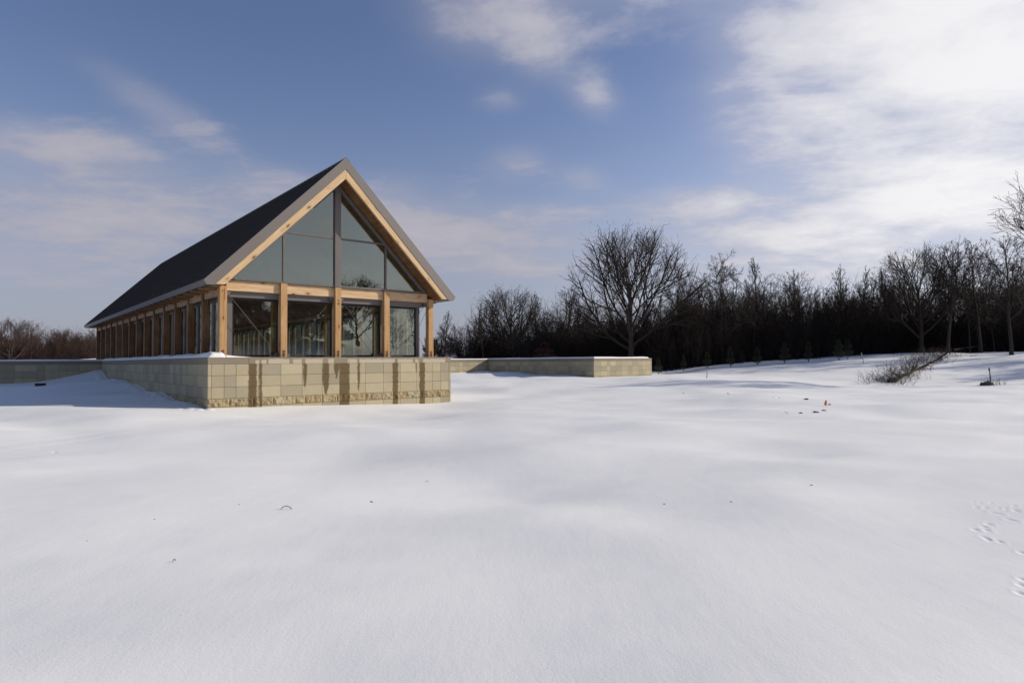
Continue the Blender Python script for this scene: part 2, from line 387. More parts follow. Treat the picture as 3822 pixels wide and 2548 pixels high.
def height(x, y, fine=True):
    x = np.atleast_1d(np.asarray(x, float)); y = np.atleast_1d(np.asarray(y, float)); z = np.zeros_like(x)
    for s in range(0, len(x), 40000):
        q = np.stack([x[s:s + 40000], y[s:s + 40000]], 1)
        r2 = ((q[:, None] - CPA[None, :, :2]) ** 2).sum(-1)
        z[s:s + 40000] = tps(r2) @ _w[:_n] + _w[_n] + q @ _w[_n + 1:]
    r = np.hypot(x, y)
    z = np.clip(z, -1.5, 7.0)
    amp = 1 / (1 + (r / 160) ** 2)
    ca, sa = math.cos(.30), math.sin(.30)
    xr, yr = x * ca + y * sa, -x * sa + y * ca
    near_wall = 1.0
    z = z + amp * (.27 * vnoise(xr / 5.5 + 3, yr / 2.8 + 9) + .07 * vnoise(xr / 2.6 + 31, yr / 1.2 + 5) + .016 * vnoise(xr / .9 + 11, yr / .45) + (.22 * vnoise(x / 14, y / 9 + 20)) + .20 * vnoise(x / 3.6 + 2, y / 3.0 + 13) + .07 * vnoise(x / 1.6 + 17, y / 1.4 + 3))
    if fine:
        z = z + .0028 * vnoise(xr / .33, yr / .17) * (r < 60)
        # lumps of blown snow along the side wall
        lx = (x - BO[0]) * _c + (y - BO[1]) * _s; ly = -(x - BO[0]) * _s + (y - BO[1]) * _c
        side = np.exp(-((lx + .35) / .5) ** 2) * (ly > -.5) * (ly < 26)
        z = z + side * (.10 * np.abs(vnoise(lx / .35, ly / .45)) + .05 * vnoise(lx / .15, ly / .16))
        z = z - .05 * np.exp(-((lx + .05) / .12) ** 2) * (ly > 0) * (ly < 25)
        for px, py, rr, dp in PRINTS:
            k = (np.abs(x - px) < 1) & (np.abs(y - py) < 1)
            d2 = ((x[k] - px) / rr) ** 2 + ((y[k] - py) / (rr * 1.7)) ** 2
            z[k] += dp * (-1.3 * np.exp(-d2) + .30 * np.exp(-(np.sqrt(d2) - 1.9) ** 2 * 3))
        for a, b in TR:
            t_ = b - a; L = np.linalg.norm(t_); t_ = t_ / L
            s_ = (x - a[0]) * t_[0] + (y - a[1]) * t_[1]; q_ = -(x - a[0]) * t_[1] + (y - a[1]) * t_[0]
            k = (s_ > -4) & (s_ < L)
            z = z + k * (.011 * np.exp(-(q_ / .085) ** 2) - .008 * np.exp(-((q_ + .16) / .08) ** 2))
    return z
def H(x, y): return float(height([x], [y], False)[0])

def make_ground():
    th = np.concatenate([np.linspace(-180, -60, 40)[:-1], np.linspace(-60, -42, 40)[:-1], np.linspace(-42, 42, 1120)[:-1], np.linspace(42, 60, 40)[:-1], np.linspace(60, 180, 40)[:-1]])
    rr = [.15, .4, .8, 1.2]; r = 1.6
    while r < 70:
        rr.append(r); r += max(.012, min(r * r / (EYE * 642) * .62, .22 if r < 45 else .5))
    while r < 2600:
        rr.append(r); r *= 1.045
    rr = np.array(rr); nt, nr = len(th), len(rr)
    T, Rr = np.meshgrid(np.radians(th), rr); X = (Rr * np.sin(T)).ravel(); Y = (Rr * np.cos(T)).ravel()
    Z = height(X, Y)
    far = np.clip((np.hypot(X, Y) - 180) / 120, 0, 1); Z = Z * (1 - far) + 1.0 * far
    co = np.stack([X, Y, Z], 1); co = np.vstack([co, [[0, 0, float(Z[:nt].mean())]]])
    i = np.arange(nr - 1)[:, None] * nt; j = np.arange(nt)[None, :]; j2 = (j + 1) % nt
    q = np.stack([i + j, i + nt + j, i + nt + j2, i + j2], -1).reshape(-1, 4)
    tri = np.stack([np.full(nt, nr * nt), j[0], j2[0]], 1)
    me = bpy.data.meshes.new('snow_ground'); me.vertices.add(len(co)); me.vertices.foreach_set('co', co.ravel())
    nl = q.size + tri.size; me.loops.add(nl); me.loops.foreach_set('vertex_index', np.concatenate([q.ravel()[:], tri.ravel()]).astype(np.int32))
    me.polygons.add(len(q) + len(tri))
    ls = np.concatenate([np.arange(len(q)) * 4, q.size + np.arange(len(tri)) * 3]).astype(np.int32)
    me.polygons.foreach_set('loop_start', ls)
    me.polygons.foreach_set('use_smooth', np.ones(len(ls), bool)); me.update(calc_edges=True); me.validate()
    # make sure it faces up
    if me.polygons[1000].normal.z < 0: me.flip_normals()
    tag(link('snow_ground', me, M_SNOW), kind='structure')
make_ground()

# ------------------------------------------------------------------ stone walls
RND = random.Random(11)
def tone(kind='wall'):
    a = RND.random()
    if kind == 'cap': c = (.205, .170, .120)
    elif a < .38: c = (.405, .35, .222)
    elif a < .62: c = (.355, .31, .205)
    elif a < .85: c = (.31, .275, .19)
    else: c = (.43, .375, .24)
    k = RND.uniform(.93, 1.07); return tuple(x * k for x in c)
CAP = .2334; ZC = [-CAP, -.6334, -1.0334, -1.4334, -1.72, -2.4]
JF = [0.0, .13, .54, .94, 1.72, 2.51, 3.31, 4.09, 4.8, 5.2, 5.9, 6.69, 7.47, 8.26, 9.05, 9.46, 9.88, 9.98]
G = .006
def joints(L):
    j = [0.0, .13]; x = .13
    while x < L - .9:
        x += RND.choice([.4, .4, .8, .8, .7, .55]); j.append(x)
    return j + [L - .13, L] if L - .13 - j[-1] > .1 else j[:-1] + [L - .13, L]
def face_blocks(mb, rough, jx, frame):
    """blocks of one wall face; frame(s, out, z) -> point, s along the wall, out = distance in front of the core"""
    def slab(mbx, s0, s1, z0, z1, o1, col):
        p = [frame(s, o, z) for o in (-.02, o1) for (s, z) in ((s0, z0), (s1, z0), (s1, z1), (s0, z1))]
        i = len(mbx.v); mbx.v += [tuple(q) for q in p]
        for f in ((4, 5, 6, 7), (0, 1, 5, 4), (1, 2, 6, 5), (2, 3, 7, 6), (3, 0, 4, 7)):
            mbx.f.append(tuple(i + k for k in f)); mbx.c.append(col)
    for r in range(5):
        z1, z0 = ZC[r] - G, ZC[r + 1] + G
        if r == 3:
            j2 = [jx[0]]
            while j2[-1] < jx[-1] - .5: j2.append(j2[-1] + RND.uniform(.35, .85))
            j2[-1] = jx[-1]
            for a, b in zip(j2[:-1], j2[1:]):
                c = RND.choice([(.36, .28, .145), (.29, .225, .12), (.37, .31, .18), (.32, .235, .11)]); nx = max(3, int((b - a) / .045)); nz = 7
                for ix in range(nx):
                    for iz in range(nz):
                        def P(k, l):
                            e = 0 if (k in (0, nx) or l in (0, nz)) else 1
                            s = a + G + (b - a - 2 * G) * k / nx; z = z0 + (z1 - z0) * l / nz
                            h = float(vnoise(np.array([s * 9 + 7]), np.array([z * 11]))[0]) * .06 + float(vnoise(np.array([s * 26]), np.array([z * 30 + 4]))[0]) * .03
                            return frame(s, .002 + e * (.016 + h), z)
                        kk = 1 + .12 * (RND.random() - .5)
                        rough.quad(P(ix, iz), P(ix + 1, iz), P(ix + 1, iz + 1), P(ix, iz + 1), col=tuple(q * kk for q in c))
            continue
        for a, b in zip(jx[:-1], jx[1:]):
            slab(mb, a + G, b - G, z0, z1, RND.uniform(.0, .0035), tone())

def make_podium():
    root = empty('stone_podium', BO, BR)
    tag(root, 'pale stone block podium with wet brown streaks carrying the gabled timber pavilion', 'stone wall')
    core = MB(); core.box(.03, .03, -2.5, 9.95, 25.9, -CAP + .002 - .004)
    core.build('wall_core', M_MORTAR, root)
    mb, rough = MB(), MB()
    face_blocks(mb, rough, JF, lambda s, o, z: (s, .02 - o - .02 + .012, z))
    jl = joints(25.87)
    face_blocks(mb, rough, jl, lambda s, o, z: (.02 - o - .02 + .012, s, z))
    jr = joints(25.87)
    face_blocks(mb, rough, jr, lambda s, o, z: (9.98 - .012 + o, s, z))
    mb.build('stone_blocks', M_STONE_F, root); rough.build('rough_stone_band', M_STONE_F, root, smooth=True)
    cap = MB(); w = .62
    xs = [0, 1.36, 2.83, 5.17, 7.27, 9.98]
    for a, b in zip(xs[:-1], xs[1:]):
        cap.box(a + (.0 if a == 0 else .003), 0, -CAP, b - (.0 if b == 9.98 else .003), w, 0, col=tone('cap'))
    ys = [w]
    while ys[-1] < 24: ys.append(ys[-1] + 2.4)
    ys[-1] = 25.862
    for a, b in zip(ys[:-1], ys[1:]):
        cap.box(0, a + .004, -CAP, w, b, 0, col=tone('cap')); cap.box(9.98 - w, a + .004, -CAP, 9.98, b, 0, col=tone('cap'))
    cap.build('cap_stone', M_CAP_F, root, bevel=.006)
    fl = MB(); fl.box(w + .004, w + .004, -.30, 9.98 - w - .004, 34.2, -.012); fl.build('floor_slab', M_FLOOR, root)
    return root
make_podium()

def long_wall(name, label, x0, x1, y0, y1, z_top=0.0, faces='front'):
    """walls in building coordinates"""
    root = empty(name, BO, BR); tag(root, label, 'stone wall')
    core = MB(); core.box(x0 + .03, y0 + .03, -2.5, x1 - .03, y1 - .03, -CAP - .003); core.build('wall_core', M_MORTAR, root)
    mb, rough = MB(), MB()
    j = joints(x1 - x0)
    face_blocks(mb, rough, j, lambda s, o, z: (x0 + s, y0 + .012 - o, z))
    if 'left' in faces:
        j = joints(y1 - y0); face_blocks(mb, rough, j, lambda s, o, z: (x0 + .012 - o, y0 + s, z))
    if 'right' in faces:
        j = joints(y1 - y0); face_blocks(mb, rough, j, lambda s, o, z: (x1 - .012 + o, y0 + s, z))
    mb.build('stone_blocks', M_STONE, root); rough.build('rough_stone_band', M_STONE, root, smooth=True)
    return root
# cross wall left of the podium, cross wall right of it, and the far podium
wl = long_wall('stone_wall', 'long low stone wall topped with snow running left behind the pavilion podium', -30, .25, 25.87, 26.47)
c = MB()
xx = -30
while xx < .2: c.box(xx + .004, 25.87, -CAP, min(xx + 2.4, .25), 26.47, 0, col=tone('cap')); xx += 2.4
c.build('cap_stone', M_CAP, wl, bevel=.006)
wr = long_wall('stone_wall', 'half shaded stone wall seen between the gabled pavilion and the far podium', 10.0, 31.7, 25.87, 26.47)
c = MB(); xx = 10.0
while xx < 31.6: c.box(xx + .004, 25.87, -CAP, min(xx + 2.4, 31.7), 26.47, 0, col=tone('cap')); xx += 2.4
c.build('cap_stone', M_CAP, wr, bevel=.006)
wp = long_wall('stone_podium', 'empty stone podium beyond the pavilion with its sunny end facing the camera', 31.7, 38.98, 11.87, 26.4, faces='front left right')
c = MB()
for a, b in ((31.7, 34.1), (34.1, 36.5), (36.5, 38.98)): c.box(a + .003, 11.87, -CAP, b - .003, 12.45, 0, col=tone('cap'))
yy = 12.45
while yy < 26.3:
    y2 = min(yy + 2.4, 26.47); c.box(31.7, yy + .004, -CAP, 32.3, y2, 0, col=tone('cap')); c.box(38.38, yy + .004, -CAP, 38.98, y2, 0, col=tone('cap')); yy += 2.4
c.build('cap_stone', M_CAP, wp, bevel=.006)

# ------------------------------------------------------------------ snow lying on the walls
def snow_strip(name, x0, x1, y0, y1, hfun, nx, ny, label):
    xs = np.linspace(x0, x1, nx); ys = np.linspace(y0, y1, ny); v = []; f = []
    for a in xs:
        for b in ys:
            v.append((a, b, max(hfun(a, b), .001) + .002))
    for i in range(nx - 1):
        for j in range(ny - 1): f.append((i * ny + j, (i + 1) * ny + j, (i + 1) * ny + j + 1, i * ny + j + 1))
    # skirt
    n = len(v)
    edge = [i * ny for i in range(nx)] + [(nx - 1) * ny + j for j in range(1, ny)] + [i * ny + ny - 1 for i in range(nx - 2, -1, -1)] + [j for j in range(ny - 2, 0, -1)]
    for e in edge: v.append((v[e][0], v[e][1], .001))
    for k in range(len(edge)):
        k2 = (k + 1) % len(edge); f.append((edge[k2], edge[k], n + k, n + k2))
    me = bpy.data.meshes.new(name); me.from_pydata(v, [], f); me.polygons.foreach_set('use_smooth', [True] * len(f))
    bm = bmesh.new(); bm.from_mesh(me); bmesh.ops.recalc_face_normals(bm, faces=bm.faces); bm.to_mesh(me); bm.free()
    o = link(name, me, M_SNOW); o.location = BO; o.rotation_euler = (0, 0, BR)
    tag(o, label, 'snow', kind='stuff'); return o
def vn(a, b): return float(vnoise(np.array([a]), np.array([b]))[0])
def edge(d, w=.08): t_ = max(0.0, min(1.0, d / w)); return math.sqrt(1 - (1 - t_) ** 2)
def h_side(x, y):
    e = edge(x - .03, .16) * edge(y - .03, .3) * edge(25.8 - y, .2)
    k = .105 + .07 * vn(y / .9, x * 2) + .045 * vn(y / .28 + 9, x * 5) + .05 * math.exp(-((y - .75) / .8) ** 2)
    return e * max(.02, k + .05 * min(1, x / .5)) * (edge(.60 - x, .12) * .75 + .25)
snow_strip('wall_top_snow', .03, .60, .03, 25.8, h_side, 16, 520, 'lumpy snow ridge along the left edge of the pavilion podium')
def h_front(x, y):
    return edge(x - .60, .01) * edge(y - .03, .10) * .135 * max(0, 1 - (x - .3) / 1.25) ** 1.2 * (.8 + .7 * vn(x * 4, y * 4)) * edge(.6 - y, .1)
snow_strip('wall_top_snow', .604, 1.55, .03, .60, h_front, 40, 14, 'thin wedge of snow on the front cap stone by the corner post')
def h_wall(x0, x1, y0, y1, base):
    return lambda x, y: edge(x - x0, .1) * edge(x1 - x, .15) * edge(y - y0, .09) * edge(y1 - y, .09) * (base + .03 * vn(x / 1.3, y / 1.3) + .012 * vn(x / .3, y / .3))
snow_strip('wall_top_snow', -29.9, .24, 25.9, 26.45, h_wall(-29.9, .3, 25.9, 26.45, .10), 300, 12, 'smooth snow strip on top of the long left stone wall')
snow_strip('wall_top_snow', 10.1, 31.69, 25.9, 26.45, h_wall(9, 33, 25.9, 26.45, .085), 200, 12, 'snow strip on top of the wall right of the pavilion')
snow_strip('wall_top_snow', 31.73, 38.9, 11.9, 26.4, h_wall(31.73, 38.7, 11.9, 26.4, .11), 80, 120, 'flat snow cover on top of the far empty podium')

# ------------------------------------------------------------------ pavilion
def make_pavilion():
    root = empty('timber_pavilion', BO, BR)
    tag(root, 'long gabled timber pavilion with dark metal roof, wood posts and glass walls', 'building')
    GX, EZ, RZ, HW, Y0, Y1 = 4.989, 2.64, 7.845, 5.165, -.14, 34.0
    PX, DX, PW, SY, SP = .537, 2.174, .25, .6185, 2.305
    # roof slabs: the profile of the rake fascia run along the ridge
    for sgn in (-1, 1):
        mb = MB()
        tx, tz = GX + sgn * HW, EZ; lx, lz = GX + sgn * (HW - .10), EZ - .14
        ix, iz = GX + sgn * (HW - .355), EZ - .14
        apex_lo = 7.392
        poly = [(GX, RZ), (tx, tz), (lx, lz), (ix, iz), (GX, apex_lo)]
        mb.prism(poly, Y0 + .03, Y1)
        o = mb.build('roof_slope', M_ROOF, root)
        # trim on the eave edge
        e = MB(); off = .004
        e.prism([(tx + sgn * .004, tz - .001), (lx + sgn * .004, lz - .006), (lx - sgn * .015, lz - .006), (lx - sgn * .012, lz + .001), (tx - sgn * .008, tz + .012), (tx - sgn*.02, tz + .026)], Y0 + .03, Y1 + .01)
        e.build('eave_trim', M_TAUPE, o)
        # standing seams
        sm = MB(); y = Y0 + .35
        d = Vector((sgn * (tx - GX) * sgn, 0, tz - RZ)); L = math.hypot(tx - GX, tz - RZ)
        while y < Y1 - .1:
            nx_, nz_ = sgn * .7071, .7071
            a = (GX + sgn * .05, RZ - .05); b = (tx - sgn * .06, tz + .06)
            sm.v += [(a[0], y - .012, a[1]), (b[0], y - .012, b[1]), (b[0], y + .012, b[1]), (a[0], y + .012, a[1])]
            h = .028
            sm.v += [(p[0] + nx_ * h, p[1], p[2] + nz_ * h) for p in sm.v[-4:]]
            i = len(sm.v) - 8
            for f in ((4, 5, 6, 7), (0, 1, 5, 4), (1, 2, 6, 5), (2, 3, 7, 6), (3, 0, 4, 7)): sm.f.append(tuple(i + k for k in f)); sm.c.append(None)
            y += .42
        sm.build('roof_seams', M_ROOF, o)
        # front fascia board, taupe
        fb = MB(); fb.prism([(GX, RZ + .012), (tx + sgn * .012, tz), (lx + sgn * .006, lz - .012), (ix, iz - .012), (GX, apex_lo)], Y0, Y0 + .03)
        fb.build('rake_fascia', M_TAUPE, root, bevel=.003)
        # wood rake board below it
        wd = MB()
        wz = 7.015; ox = GX + sgn * (HW - .36); zb = EZ - .115
        s45 = (apex_lo - .004); 
        xi = GX + sgn * (wz - zb)
        wd.prism([(GX + sgn * .004, s45), (GX + sgn * (s45 - zb), zb), (xi, zb), (GX + sgn * .004, wz)], Y0 + .02, Y0 + .12)
        wd.build('rake_board', M_RAKEL if sgn < 0 else M_RAKER, root, bevel=.004)
        # soffit (underside of the overhang and ceiling)
        sf = MB(); q = 7.03
        sf.prism([(GX, q + .03), (GX + sgn * (q - zb), zb + .03), (GX + sgn * (q - zb), zb), (GX, q)], Y0 + .121, Y1 - .02)
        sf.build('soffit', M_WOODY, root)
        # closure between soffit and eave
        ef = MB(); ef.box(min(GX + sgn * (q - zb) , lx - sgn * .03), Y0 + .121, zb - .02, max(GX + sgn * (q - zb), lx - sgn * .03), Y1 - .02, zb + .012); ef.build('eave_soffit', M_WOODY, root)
        for k in range(28):
            y = 1.2 + k * 1.15
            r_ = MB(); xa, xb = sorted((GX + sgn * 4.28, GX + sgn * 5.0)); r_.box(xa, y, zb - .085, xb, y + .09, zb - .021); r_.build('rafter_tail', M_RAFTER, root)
        for k in range(46):
            y = Y0 + .55 + k * .72
            g_ = MB(); cx_, cz_ = tx - sgn * .22, tz + .22
            g_.tube((cx_, y, cz_ - .02), (cx_ + sgn * .0, y, cz_ + .075), .03, .018, 5)
            g_.tube((cx_ - sgn * .03, y - .09, cz_ + .07), (cx_ - sgn * .03, y + .09, cz_ + .07), .02, .02, 5)
            g_.build('snow_guard', M_ROOF, o)
    rc = MB(); rc.prism([(GX - .16, RZ - .135), (GX, RZ + .026), (GX + .16, RZ - .135), (GX + .15, RZ - .15), (GX, RZ + .005), (GX - .15, RZ - .15)], Y0 - .004, Y1); rc.build('ridge_cap', M_TAUPE, root)
    # posts
    def post(x, y, top, w=PW, hw=True, mat=None):
        mb = MB(); mb.box(-w / 2, -w / 2, 0, w / 2, w / 2, top)
        o = mb.build('post', mat or M_WOODZ, root, bevel=.008); o.location = (x, y, .004)
        if hw:
            h = MB()
            for z in (.06, .13, .22):
                h.tube((-.035, -w / 2 - .012, z), (-.035, -w / 2 + .01, z), .024, n=8); h.tube((.03, -w / 2 - .012, z + .02), (.03, -w / 2 + .01, z + .02), .02, n=8)
            h.box(-.012, -w / 2 - .006, 0, .012, -w / 2 + .01, .27)
            h.build('base_bolts', M_BLACK, o)
        return o
    FX = [PX + i * DX + PW / 2 for i in range(5)]
    for i, x in enumerate(FX): 
        o = post(x, SY + PW / 2, 2.79 if 0 < i < 4 else 2.56, hw=True)
        if i in (2,):
            h = MB()
            for z in (2.14, 2.27): h.tube((0, -PW / 2 - .012, z), (0, -PW / 2 + .01, z), .026, n=8)
            h.build('top_bolts', M_BLACK, o)
        if i == 0:
            h = MB(); h.box(.02, -PW / 2 - .004, 2.05, .035, -PW / 2 + .01, 2.45); h.tube((-.03, -PW / 2 - .01, 2.38), (-.03, -PW / 2 + .01, 2.38), .022, n=8); h.build('knife_plate', M_BLACK, o)
    for k in range(1, 15):
        for sx in (FX[0], FX[4]): post(sx, SY + PW / 2 + k * SP, 2.56, hw=k < 4, mat=M_WOODZ_SHADE if sx < 2 else M_WOODZ)  # left row gets the post wood with shade put into the colour
    for i in (1, 2, 3): post(FX[i], SY + PW / 2 + 14 * SP, 2.79, hw=False)
    # front beam pieces
    for yb in (SY + .12, SY + 14 * SP + .02):
        for i in range(4):
            b = MB(); b.box(FX[i] + PW / 2 - (.0), yb, 2.418, FX[i + 1] - PW / 2, yb + .14, 2.79); b.build('beam', M_WOODX, root, bevel=.006)
    for sx in (FX[0], FX[4]):
        for k in range(14):
            y0 = SY + PW + k * SP; b = MB(); b.box(sx - .07, y0 + .002, 2.25, sx + .07, y0 + SP - PW - .002, 2.56); b.build('side_beam', M_WOODYL, root, bevel=.006)
    # gable glazing frame, just behind the front post faces
    GY = .70; Q = 6.97
    fr = MB()
    for sgn in (-1, 1):
        w = .17
        zb0 = 2.80
        fr.prism([(GX, Q), (GX + sgn * (Q - zb0), zb0), (GX + sgn * (Q - zb0 - .15), zb0), (GX, Q - .15)], GY - .085, GY + .05)
    fr.build('gable_frame', M_FRAME, root, bevel=.003)
    mu = MB(); mu.box(GX - .125, GY - .10, 2.80, GX + .125, GY + .052, Q - .02); mu.build('king_mullion', M_FRAME, root, bevel=.003)
    ml = MB(); ml.box(GX - 3.95, GY - .06, 2.80, GX + 3.95, GY + .051, 2.872); ml.build('sill_rail', M_FRAME, root, bevel=.002)
    for x in (GX - 2.16, GX + 2.16):
        m_ = MB(); m_.box(x - .037, GY - .05, 2.874, x + .037, GY + .049, 4.73); m_.build('mullion', M_FRAME, root, bevel=.002)
    for a, b in ((GX - 2.2, GX - .126), (GX + .126, GX + 2.2)):
        m_ = MB(); m_.box(a, GY - .05, 4.735, b, GY + .049, 4.80); m_.build('transom', M_FRAME, root, bevel=.002)
    def slopez(x): return Q - .11 - abs(x - GX)
    def pane(poly, y, mat, nm='pane'):
        mb = MB(); mb.prism(poly, y, y + .008); return mb.build(nm, mat, root)
    gz = 2.872
    for sgn in (-1, 1):
        A = GX + sgn * .126; Bx = GX + sgn * 2.123; Cx = GX + sgn * 2.197; E = GX + sgn * (Q - .11 - gz)
        pane([(A, 4.80), (Bx + sgn * .0, 4.80), (GX + sgn * (Q - .11 - 4.80), 4.80), (A, slopez(A))] if abs(Bx - GX) < Q - .11 - 4.80 and False else [(A, 4.80), (GX + sgn * (Q - .11 - 4.80), 4.80), (A, slopez(A))], GY, M_GLASS_UP)
        pane([(A, gz), (Bx, gz), (Bx, min(4.735, slopez(Bx))), (GX + sgn * min(abs(Bx - GX), Q - .11 - 4.735), 4.735), (A, 4.735)] if slopez(Bx) < 4.735 else [(A, gz), (Bx, gz), (Bx, 4.735), (A, 4.735)], GY, M_GLASS_UP)
        pane([(Cx, gz), (E, gz), (Cx, slopez(Cx))], GY, M_GLASS_UP)
    # lower glass enclosure behind the posts
    EX0, EX1, EY, EY1 = .92, 9.06, 1.10, 32.6
    jm = MB(); jm.box(EX0, EY, .002, EX0 + .175, EY + .12, 2.30); jm.build('jamb', M_FRAME, root, bevel=.003)
    jm = MB(); jm.box(EX1 - .175, EY, .002, EX1, EY + .12, 2.30); jm.build('jamb', M_FRAME, root, bevel=.003)
    hd = MB(); hd.box(EX0 - .02, .88, 2.20, EX1 + .02, EY + .12, 2.416); hd.build('head_channel', M_FRAME, root, bevel=.003)
    ce = MB(); ce.box(EX0 - .02, EY + .125, 2.32, EX1 + .02, EY1, 2.36)
    FXw = [EX0 + .176, FX[1] - .06, FX[2] - .06, FX[3] - .06, EX1 - .176]
    for i in range(4):
        a, b = FXw[i], FXw[i + 1]
        if i > 0: a += .12
        w = MB(); t_ = .045; d0, d1 = EY + .02, EY + .10
        w.box(a, d0, .03, b, d1, .03 + .07); w.box(a, d0, 2.13, b, d1, 2.198); w.box(a, d0, .1, a + t_, d1, 2.13); w.box(b - t_, d0, .1, b, d1, 2.13)
        wo = w.build('window', M_DARK, root)
        if i < 3:
            mm = MB(); mm.box(b, EY - .01, .002, b + .12, EY + .13, 2.198); mm.build('mullion', M_FRAME, root, bevel=.003)
        pn = MB(); pn.box(a + t_, EY + .06, .1, b - t_, EY + .068, 2.13); pn.build('pane', M_GLASS, wo)
    # side windows and their panes, one per bay
    for sgn, ex in ((-1, EX0), (1, EX1)):
        for k in range(14):
            y0 = EY + .125 + k * SP if k == 0 else SY + PW / 2 + k * SP + .06
            y1 = SY + PW / 2 + (k + 1) * SP - .06
            x0, x1 = (ex, ex + .10) if sgn < 0 else (ex - .10, ex)
            w = MB(); w.box(x0, y0, .002, x1, y1, .09); w.box(x0, y0, 2.14, x1, y1, 2.30); w.box(x0, y0, .09, x1, y0 + .06, 2.14); w.box(x0, y1 - .06, .09, x1, y1, 2.14)
            ym = (y0 + y1) / 2; w.box(x0, ym - .03, .09, x1, ym + .03, 2.14)
            wo = w.build('window', M_FRAME, root)
            pn = MB(); xm = (x0 + x1) / 2; pn.box(xm - .004, y0 + .06, .09, xm + .004, ym - .03, 2.14); pn.box(xm - .004, ym + .03, .09, xm + .004, y1 - .06, 2.14); pn.build('pane', M_GLASS_S, wo)
            mm = MB(); mm.box(x0, y1 + .001, .002, x1, y1 + .119, 2.30); mm.build('mullion', M_FRAME, root)
    # back gable wall
    bk = MB(); yb = 33.3
    bk.prism([(EX0, .002), (EX1, .002), (EX1, 2.9), (GX, 6.95), (EX0, 2.9)], yb, yb + .06)
    bk.build('back_wall', M_WOODX, root)
    # brace rods with end brackets
    def rod(p0, p1):
        r_ = MB(); a, b = Vector(p0), Vector(p1); d = (b - a).normalized()
        r_.tube(a + d * .14, b - d * .14, .0085, n=6)
        for e, s in ((a, 1), (b, -1)):
            r_.tube(e + d * s * .06, e + d * s * .26, .018, .012, 6)
        o = r_.build('brace_rod', M_STEEL, root)
        for e, s in ((a, 1), (b, -1)):
            q = MB(); dx_ = 1 if d.x * s > 0 else -1; dz_ = 1 if d.z * s > 0 else -1
            if abs(d.x) > abs(d.y):
                q.prism([(e.x, e.z), (e.x + dx_ * .20, e.z), (e.x + dx_ * .14, e.z + dz_ * .10), (e.x, e.z + dz_ * .2)], e.y - .006, e.y + .006)
            else:
                dy_ = 1 if d.y * s > 0 else -1
                q.box(e.x - .006, min(e.y, e.y + dy_ * .15), min(e.z, e.z + dz_ * .15), e.x + .006, max(e.y, e.y + dy_ * .15), max(e.z, e.z + dz_ * .15))
            q.build('bracket', M_FRAME, o)
    ry = SY + .17; h2 = PW / 2
    rod((FX[0] + h2, ry, 2.40), (FX[1] - h2, ry, .03)); rod((FX[2] - h2, ry, 2.40), (FX[1] + h2, ry, .03))
    rod((FX[2] + h2, ry, 2.40), (FX[3] - h2, ry, .03)); rod((FX[4] - h2, ry, 2.40), (FX[3] + h2, ry, .03))
    for sx in (FX[0], FX[4]):
        for k in (0, 1, 2, 4, 6, 12):
            y0 = SY + PW + k * SP; y1 = y0 + SP - PW
            rod((sx, y0, 2.22), (sx, y1, .03)); rod((sx + .03, y1, 2.22), (sx + .03, y0, .03))
    return root
make_pavilion()

